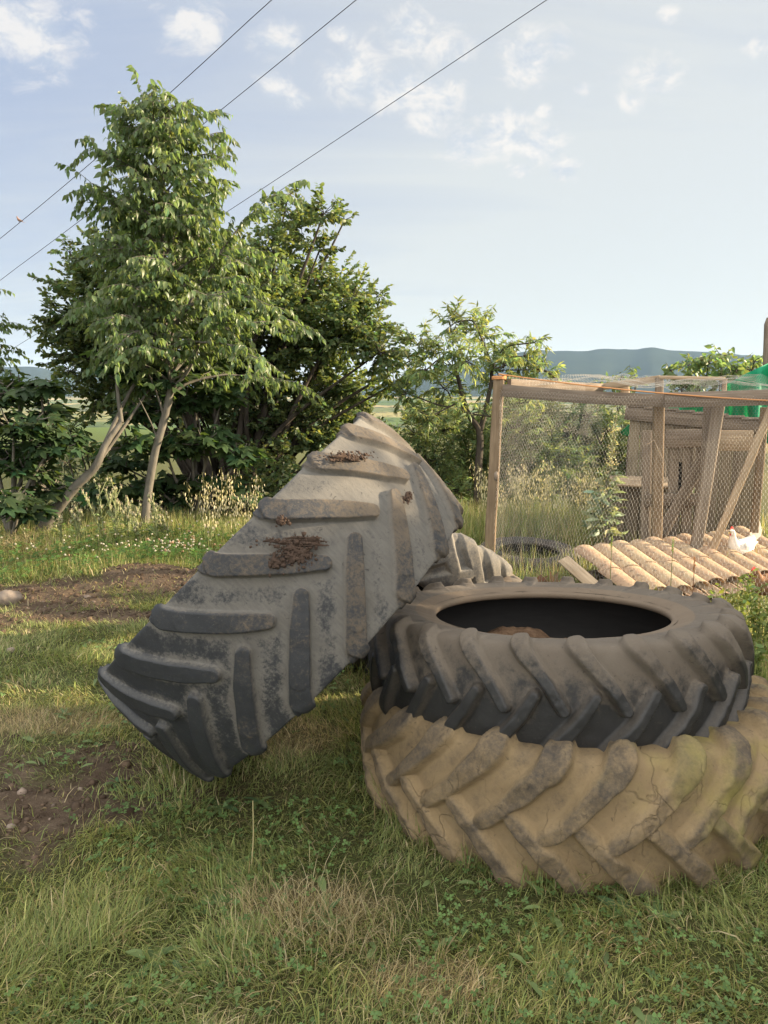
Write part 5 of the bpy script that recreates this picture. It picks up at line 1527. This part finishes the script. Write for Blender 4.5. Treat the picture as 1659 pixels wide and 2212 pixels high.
def rosette(px, py, r, n, name, label, shape=L_BROAD, col=(.070, .125, .038), up=.35, cat='weed', group='broad leaved weeds in the lawn'):
    b = on_ground(px, py); b[2] = gz(b[0], b[1])
    m = MB(); a = np.arange(n) * 2.4 + rng.uniform(0, 6); e = rng.uniform(.4, 1.4, n) * up
    ax = np.stack([np.cos(a), np.sin(a), e], 1); nr = np.stack([-np.cos(a) * e, -np.sin(a) * e, np.ones(n)], 1) + rng.normal(0, .15, (n, 3))
    m.leaves(shape[0], shape[1], np.zeros((n, 3)) + (0, 0, .004), ax, nr, r * rng.uniform(.6, 1.1, n), tints(n, .15, .1) * np.array(col))
    o = m.build(name, m_blade); o.location = b
    return tag(o, label, cat, group)
for px, py, r, n, lab, up in ((480, 1752, .085, 9, 'flat broad leaved weed in the lawn in front of the leaning tyre', .35), (455, 1930, .11, 6, 'pale broad leaved weed lying in the left middle lawn', .2), (510, 1868, .075, 7, 'small dark weed rosette in the middle of the lawn', .3),
                          (700, 1985, .075, 9, 'upright narrow leaved weed below the ochre tyre', 1.0), (720, 2010, .07, 7, 'second upright weed just right of the narrow leaved one', .8), (330, 2080, .07, 6, 'broad leaved weed at the bottom left of the lawn', .5), (250, 1700, .05, 9, 'clump of small round weeds at the soil edge', .5),
                          (1345, 1985, .08, 8, 'green weed under the front of the ochre tyre', .5), (1420, 1990, .06, 7, 'small weed right of centre below the ochre tyre', .5), (560, 1735, .06, 7, 'dark weed leaves right of the flat weed by the leaning tyre', .5), (395, 2120, .065, 5, 'long leaved weed at the bottom edge left of centre', .6), (140, 1545, .06, 9, 'weed tuft on the bare soil left of the leaning tyre', .8)):
    rosette(px, py, r, n, 'broadleaf_weed', lab, L_LANCE if up >= .8 else L_BROAD, (.115, .165, .062), up=up * 1.3)
rosette(1150, 1275, .19, 16, 'dock_plant', 'reddish drying dock plant in front of the wire mesh', L_LANCE, (.17, .075, .035), 1.1, 'weed', None)
rosette(1105, 1270, .22, 14, 'dock_plant', 'green broad dock plant in front of the mesh beside the post', L_BROAD, (.085, .135, .04), 1.2, 'weed', None)
rosette(1195, 1268, .17, 16, 'dock_plant', 'rust coloured dry weed against the tile shelter edge', L_LANCE, (.20, .11, .05), 1.3, 'weed', None)
def sprig(px, py, Y, h, label, col, n=3, shape=L_OAK, ls=.035):
    b = at(px, py, Y); b[2] = gz(b[0], Y); m = MB(); fo = Foliage()
    for s in range(n):
        a = rng.uniform(0, 6.28); p = path((0, 0, 0), (.25 * math.cos(a), .25 * math.sin(a), 1), h * rng.uniform(.75, 1.1), 7, .08)
        m.tube(p, np.linspace(.004, .002, len(p)), 4, tint=np.array(col) * 1.3, cap=False); fo.twig(p, .016, ls, .2, 1, start=.15, spread=1.0)
        for q in range(7):
            c, d = along(p, rng.uniform(.2, .9)); a2 = rng.uniform(0, 6.28); t = path(c, (math.cos(a2), math.sin(a2), .7), h * .22, 4, .1)
            m.tube(t, .0018, 4, tint=np.array(col), cap=False); fo.twig(t, .014, ls, .2, 1, start=.1, spread=.9)
    m.leaves(shape[0], shape[1], fo.p, fo.a, fo.n, np.array(fo.s), tints(len(fo.p), .2, .1) * np.array(col))
    o = m.build('leafy_weed', m_blade); o.location = b
    tag(o, label, 'weed', 'leafy weeds by the wire')
sprig(1590, 1330, 4.15, .42, 'yellow green leafy weed right of the tyre stack, before the tile ends', (.16, .20, .055), 4)
sprig(1640, 1400, 3.85, .46, 'bushy light weed at the right edge above the lawn', (.14, .18, .05), 5)
sprig(1620, 1480, 3.4, .30, 'low leafy weed close against the right side of the stack', (.12, .165, .045), 5)
sprig(1335, 1270, 5.3, .25, 'slender weed in front of the first roof tiles', (.13, .17, .05), 3)
m = MB()
for px, py, Y, n, h, dr in ((1390, 1270, 4.7, 60, .28, .1), (1405, 1262, 4.75, 30, .22, .4), (1240, 1275, 4.9, 40, .2, .2), (1110, 1265, 5.1, 60, .25, .15), (1570, 1300, 4.3, 50, .25, .2), (1640, 1500, 3.4, 90, .30, .15), (1600, 1560, 3.2, 60, .22, .2), (680, 1860, 1.88, 420, .11, .95), (740, 1900, 1.80, 260, .10, .9), (990, 2040, 1.5, 160, .08, .8), (505, 2060, 1.42, 30, .11, 0), (620, 2090, 1.4, 40, .1, .1), (1090, 2060, 1.45, 40, .1, .2), (700, 1990, 1.55, 26, .11, .0)):
    b = at(px, py, Y); sp_ = .05 if n < 120 else .10; x = b[0] + rng.normal(0, sp_, n); y = b[1] + rng.normal(0, sp_ * .8, n)
    c = np.where((rng.uniform(size=n) < dr)[:, None], STRAW[rng.integers(0, 4, n)], GREEN[rng.integers(0, 5, n)] * 1.25)
    blades(m, np.stack([x, y, ground_z(x, y)], 1), h * rng.uniform(.5, 1.1, n), np.full(n, .004 if n < 120 else .0022), np.abs(rng.normal(.25 if n < 120 else .7, .25, n)), rng.uniform(0, 6.28, n), c, twist=rng.uniform(-1, 1, n) + 1.57)
m.build('tall_grass_tufts', m_blade, kind='stuff')
# thin seed stalks standing by the tiles
for i, (px, y0, y1, Y, lab) in enumerate(((1316, 1260, 1160, 4.65, 'thin green grass stalk in front of the leftmost roof tiles'), (1448, 1262, 1165, 4.6, 'thin green grass stalk crossing the middle roof tiles'), (1495, 1270, 1206, 4.6, 'reddish seed stalk beside the lower tile ends'), (540, 1790, 1730, 2.12, 'single pale cut stalk standing in the lawn'))):
    a, b = at(px, y0, Y), at(px + 6, y1, Y); a[2] = gz(a[0], a[1]); m = MB()
    col = (.16, .20, .07) if i < 2 else ((.20, .09, .045) if i == 2 else (.45, .40, .22))
    m.tube(catmull([a, (a + b) / 2 + (.004, 0, 0), b], 4), np.linspace(.003, .0018, 9), 5, tint=col)
    if i < 3:
        k = 36; q = b + np.stack([rng.normal(0, .003, k), rng.normal(0, .003, k), -rng.uniform(0, .09, k)], 1)
        m.leaves(L_SEED[0], L_SEED[1], q, np.stack([rng.normal(0, .3, k), rng.normal(0, .3, k), np.ones(k)], 1), rng.normal(0, 1, (k, 3)), .016, tints(k, .15) * np.array(col) * 1.4)
    tag(m.build('grass_stalk', m_blade), lab, 'grass stalk', 'thin grass stalks')

# ------------------------------------------------------------------ stones and soil crumbs
N = NT('pale_field_stone'); c_ = N.coord()
m_stone = N.done(N.principled(N.mix(N.noise(c_, 9, 6, .7), (.12, .09, .07), (.30, .25, .20)), .95, N.bump(N.noise(c_, 25, 6, .7), .6, .01), .15))
def stone(px, py, s, label, flat=.7):
    b = on_ground(px, py); b[2] = gz(b[0], b[1]) + s * flat * .45
    v, f = clod_template(); m = MB(); m.add(np.array(v) * (1 + rng.uniform(-.16, .16, (12, 1))) * (s, s * .8, s * flat), f)
    o = m.build('stone', m_stone); o.location = b; sd = o.modifiers.new('round', 'SUBSURF'); sd.levels = sd.render_levels = 3
    tx = bpy.data.textures.new('stone_relief', 'CLOUDS'); tx.noise_scale = s * .6; dm = o.modifiers.new('rough', 'DISPLACE'); dm.texture = tx; dm.strength = s * .22
    tag(o, label, 'stone')
stone(18, 1300, .125, 'pale rounded fieldstone lying on the soil at the left edge', .62)
stone(358, 1668, .035, 'small grey stone under the low end of the leaning tyre')
stone(24, 1410, .035, 'reddish brown stone on the bare soil below the fieldstone')
stone(25, 1800, .02, 'small brown stone in the front soil patch')
def crumbs():
    n = 30000
    x, y = rng.uniform(-4.2, -.6, n), rng.uniform(1.4, 6.2, n)
    k = rng.uniform(size=n) < soil_mask(x, y) * sstep(.35, .6, fbm(np.stack([x * 6, y * 6], 1), 3, 121) + .12); x, y = x[k], y[k]
    n = len(x); s = np.clip(rng.exponential(.0062, n), .002, .028)
    t = np.where((rng.uniform(size=n) < .08)[:, None], np.array((2.0, 2.2, 2.5)), np.array((1, 1, 1))) * rng.uniform(.5, 1.3, n)[:, None]
    m = MB(); v, f = clod_template(); v = np.array(v)
    a = rng.uniform(0, 6.28, n); c, s_ = np.cos(a), np.sin(a)
    vv = v[None] * (1 + rng.uniform(-.3, .3, (n, 12, 1))) * np.stack([s, s * rng.uniform(.6, 1, n), s * .65], 1)[:, None]
    vx = vv[..., 0] * c[:, None] - vv[..., 1] * s_[:, None]; vy = vv[..., 0] * s_[:, None] + vv[..., 1] * c[:, None]
    vv = np.stack([vx + x[:, None], vy + y[:, None], vv[..., 2] + ground_z(x, y)[:, None]], -1)
    m.add(vv.reshape(-1, 3), (np.array(f)[None] + (np.arange(n) * 12)[:, None, None]).reshape(-1, 3), np.repeat(t, 12, axis=0))
    N = NT('soil_crumb'); q = N.coord(); cc = N.mix(N.noise(q, 30, 4, .7), (.042, .028, .019), (.14, .10, .07))
    m.build('soil_crumbs', N.done(N.principled(N.mix(1.0, cc, N.attr('tint'), 'MULTIPLY'), 1.0, None, .1)), kind='stuff')
crumbs()
def straw():
    m = MB(); n = 2600
    x = np.concatenate([rng.normal(-3.35, .35, 1200), rng.uniform(-3.6, -.6, n - 1200)]); y = np.concatenate([rng.normal(6.55, .22, 1200), rng.uniform(1.5, 5.6, n - 1200)])
    z = ground_z(x, y); z[:1200] += rng.uniform(0, .16, 1200) * np.exp(-((x[:1200] + 3.35) / .4) ** 2)
    keep = np.ones(n, bool); keep[1200:] = rng.uniform(size=n - 1200) < .25 + .75 * soil_mask(x[1200:], y[1200:])
    c = STRAW[rng.integers(0, 4, n)] * rng.uniform(.6, 1.15, n)[:, None]
    h = np.concatenate([rng.uniform(.1, .26, 1200), rng.uniform(.03, .10, n - 1200)])
    blades(m, np.stack([x, y, z], 1)[keep], h[keep], np.full(keep.sum(), .0032), rng.uniform(1.1, 1.6, n)[keep], rng.uniform(0, 6.28, n)[keep], c[keep], twist=rng.uniform(-1, 1, keep.sum()) + 1.57)
    m.build('cut_straw', m_blade, kind='stuff')
straw()

# ------------------------------------------------------------------ overhead wires and the dove
m_cable = NT('dark_cable'); m_cable = m_cable.done(m_cable.principled((.05, .05, .055), .6))
DW = np.array((-1.177, .951, -.371)); DW /= np.linalg.norm(DW)
CABLES = [((585, 0), (0, 515), 15.0, 'overhead wire furthest left, with a dove on it'), ((768, 0), (20, 590), 15.5, 'middle overhead wire running behind the tree top'), ((1180, 0), (0, 770), 16.5, 'overhead wire furthest right, crossing the clouds')]
dove_at = None
for a, b, Y, lab in CABLES:
    p0 = at(*a, Y)
    # second point: where the direction of the run meets the reading of the lower end
    r = ray(*b); best = None
    for s in np.linspace(3, 120, 2400):
        q = p0 + DW * s - np.array((0, 0, CAM_H)); q = q / np.linalg.norm(q); d = 1 - q @ (r / np.linalg.norm(r))
        if best is None or d < best[0]: best = (d, s)
    q = p0 + DW * best[1]
    tgt = np.array((0, 0, CAM_H)) + r / np.linalg.norm(r) * np.linalg.norm(q - (0, 0, CAM_H))
    d = (tgt - p0); L = np.linalg.norm(d); d /= L
    s = np.linspace(-14, L + 60, 60)
    pts = p0 + d * s[:, None]
    sag = ((s - L * .5) / (L * .5)) ** 2 - 1
    pts[:, 2] += .10 * np.clip(sag, -1, 0)
    m = MB(); m.tube(pts, .0078, 6)
    tag(m.build('overhead_wire', m_cable), lab, 'wire', 'overhead wires')
    if dove_at is None:
        rr = ray(40, 480); rr /= np.linalg.norm(rr)
        k = np.linspace(0, L, 3000); pp = p0 + d * k[:, None]; pp[:, 2] += .10 * np.clip(((k - L * .5) / (L * .5)) ** 2 - 1, -1, 0)
        u = pp - (0, 0, CAM_H); u /= np.linalg.norm(u, axis=1)[:, None]; dove_at = pp[int(np.argmax(u @ rr))]
def dove():
    D = np.linalg.norm(dove_at - (0, 0, CAM_H)); sc_ = 15 / F * D / .20 * .72
    root = thing('dove', 'small brown dove perched on the overhead wire at the left', 'bird', tuple(dove_at + np.array((0, 0, .01))))
    root.scale = (sc_,) * 3; root.rotation_euler = (0, 0, R(180))
    S = catmull([np.array(s) for s in ((-.10, .035, .012, .014), (-.06, .055, .03, .03), (0, .085, .042, .045), (.035, .13, .034, .036), (.045, .165, .020, .02), (.058, .185, .021, .021), (.078, .186, .012, .012), (.088, .184, .004, .004))], 4)
    m = MB(); n = 12; a = np.arange(n) / n * 2 * math.pi
    tg = np.gradient(S[:, [0, 1]], axis=0); tg /= np.linalg.norm(tg, axis=1)[:, None]
    V = np.stack([S[:, 0][:, None] - tg[:, 1][:, None] * S[:, 3][:, None] * np.sin(a)[None], S[:, 2][:, None] * np.cos(a)[None], S[:, 1][:, None] + tg[:, 0][:, None] * S[:, 3][:, None] * np.sin(a)[None]], -1)
    k = len(S); i = np.arange(k - 1)[:, None] * n; j = np.arange(n)[None]; j2 = (j + 1) % n
    m.add(V.reshape(-1, 3), np.stack([i + j, i + j2, i + n + j2, i + n + j], -1).reshape(-1, 4))
    M = NT('dove_plumage'); mm = M.done(M.principled(M.mix(M.noise(M.coord(), 20, 3, .6), (.20, .12, .085), (.32, .20, .14)), .9))
    m.build('body', mm, root)
    m = MB(); m.plank((-.07, 0, .05), (-.20, 0, -.01), .045, .010, up=(0, 1, 0)); m.build('tail', mm, root)
    for s in (-1, 1):
        m = MB(); m.plank((.03, s * .042, .11), (-.11, s * .022, .045), .05, .008, up=(0, 0, 1)); m.build('wing', mm, root)
    m = MB(); m.tube(np.array([(.084, 0, .184), (.104, 0, .180)]), [.004, .001], 5); m.build('beak', m_cable, root)
    for s in (-1, 1):
        m = MB(); m.tube(np.array([(.0, s * .014, .05), (.004, s * .014, 0)]), .004, 5); m.build('leg', mm, root)
dove()

# ------------------------------------------------------------------ farm shed beside the yard, right of the photographer: it shades the front of the yard
shed = thing('farm_shed', 'rendered farm shed with a tiled pitched roof standing right of the yard', 'shed', (6.4, -1.4, 0))
N = NT('old_lime_render'); q = N.coord()
m_rend = N.done(N.principled(N.mix(N.noise(q, 3, 6, .65), (.30, .24, .18), (.44, .38, .30)), .95, N.bump(N.noise(q, 30, 5, .7), .4, .01), .1))
SX0, SX1, SY0, SY1, SH = -1.9, 1.9, -4.2, SHED_END, 2.0
for c, s in (((SX0, (SY0 + SY1) / 2, SH / 2 - .1), (.25, SY1 - SY0, SH + .2)), ((SX1, (SY0 + SY1) / 2, SH / 2 - .25), (.25, SY1 - SY0, SH - .1)), ((0, SY1 - .125, SH / 2 - .25), (SX1 - SX0 - .25, .25, SH - .1)), ((0, SY0 + .125, SH / 2 - .25), (SX1 - SX0 - .25, .25, SH - .1))):
    m = MB(); m.box(c, s); m.build('wall', m_rend, shed, smooth=False)
m = MB(); n_ = 46
for i in range(n_):
    y = SY0 - .15 + (SY1 - SY0 + .3) * i / (n_ - 1)
    m.tube(np.array([(-2.2, y, SH + .10), (2.2, y, SH - .25)]), .085, 6)
m.plank((-2.2, (SY0 + SY1) / 2, SH + .05), (2.2, (SY0 + SY1) / 2, SH - .30), SY1 - SY0 + .3, .05, up=(0, 1, 0))
m.build('roof', m_tile, shed)
bb = [o for o in bpy.data.objects if o.name.startswith('leafy_bush')]
for (x_, y_, s_, r_, lab) in ((5.9, 3.55, 1.9, 40, 'bushy shrub growing at the far corner of the farm shed'), (7.6, 3.9, 2.3, 160, 'tall shrub growing behind the farm shed corner')):
    c = copy_tree(bb[1]); c.location = (x_, y_, -.05); c.rotation_euler = (0, 0, R(r_)); c.scale = (s_, s_, s_)
    c['label'] = lab; del c['group']
m = MB(); m.plank((SX0 - .14, .3, 1.0), (SX0 - .14, .3, -.05 + 2.1), .95, .04, up=(0, 1, 0)); m.plank((SX0 - .14, .3, -.05), (SX0 - .14, .3, 1.0), .95, .04, up=(0, 1, 0)); m.build('door', m_greyw, shed, smooth=False)
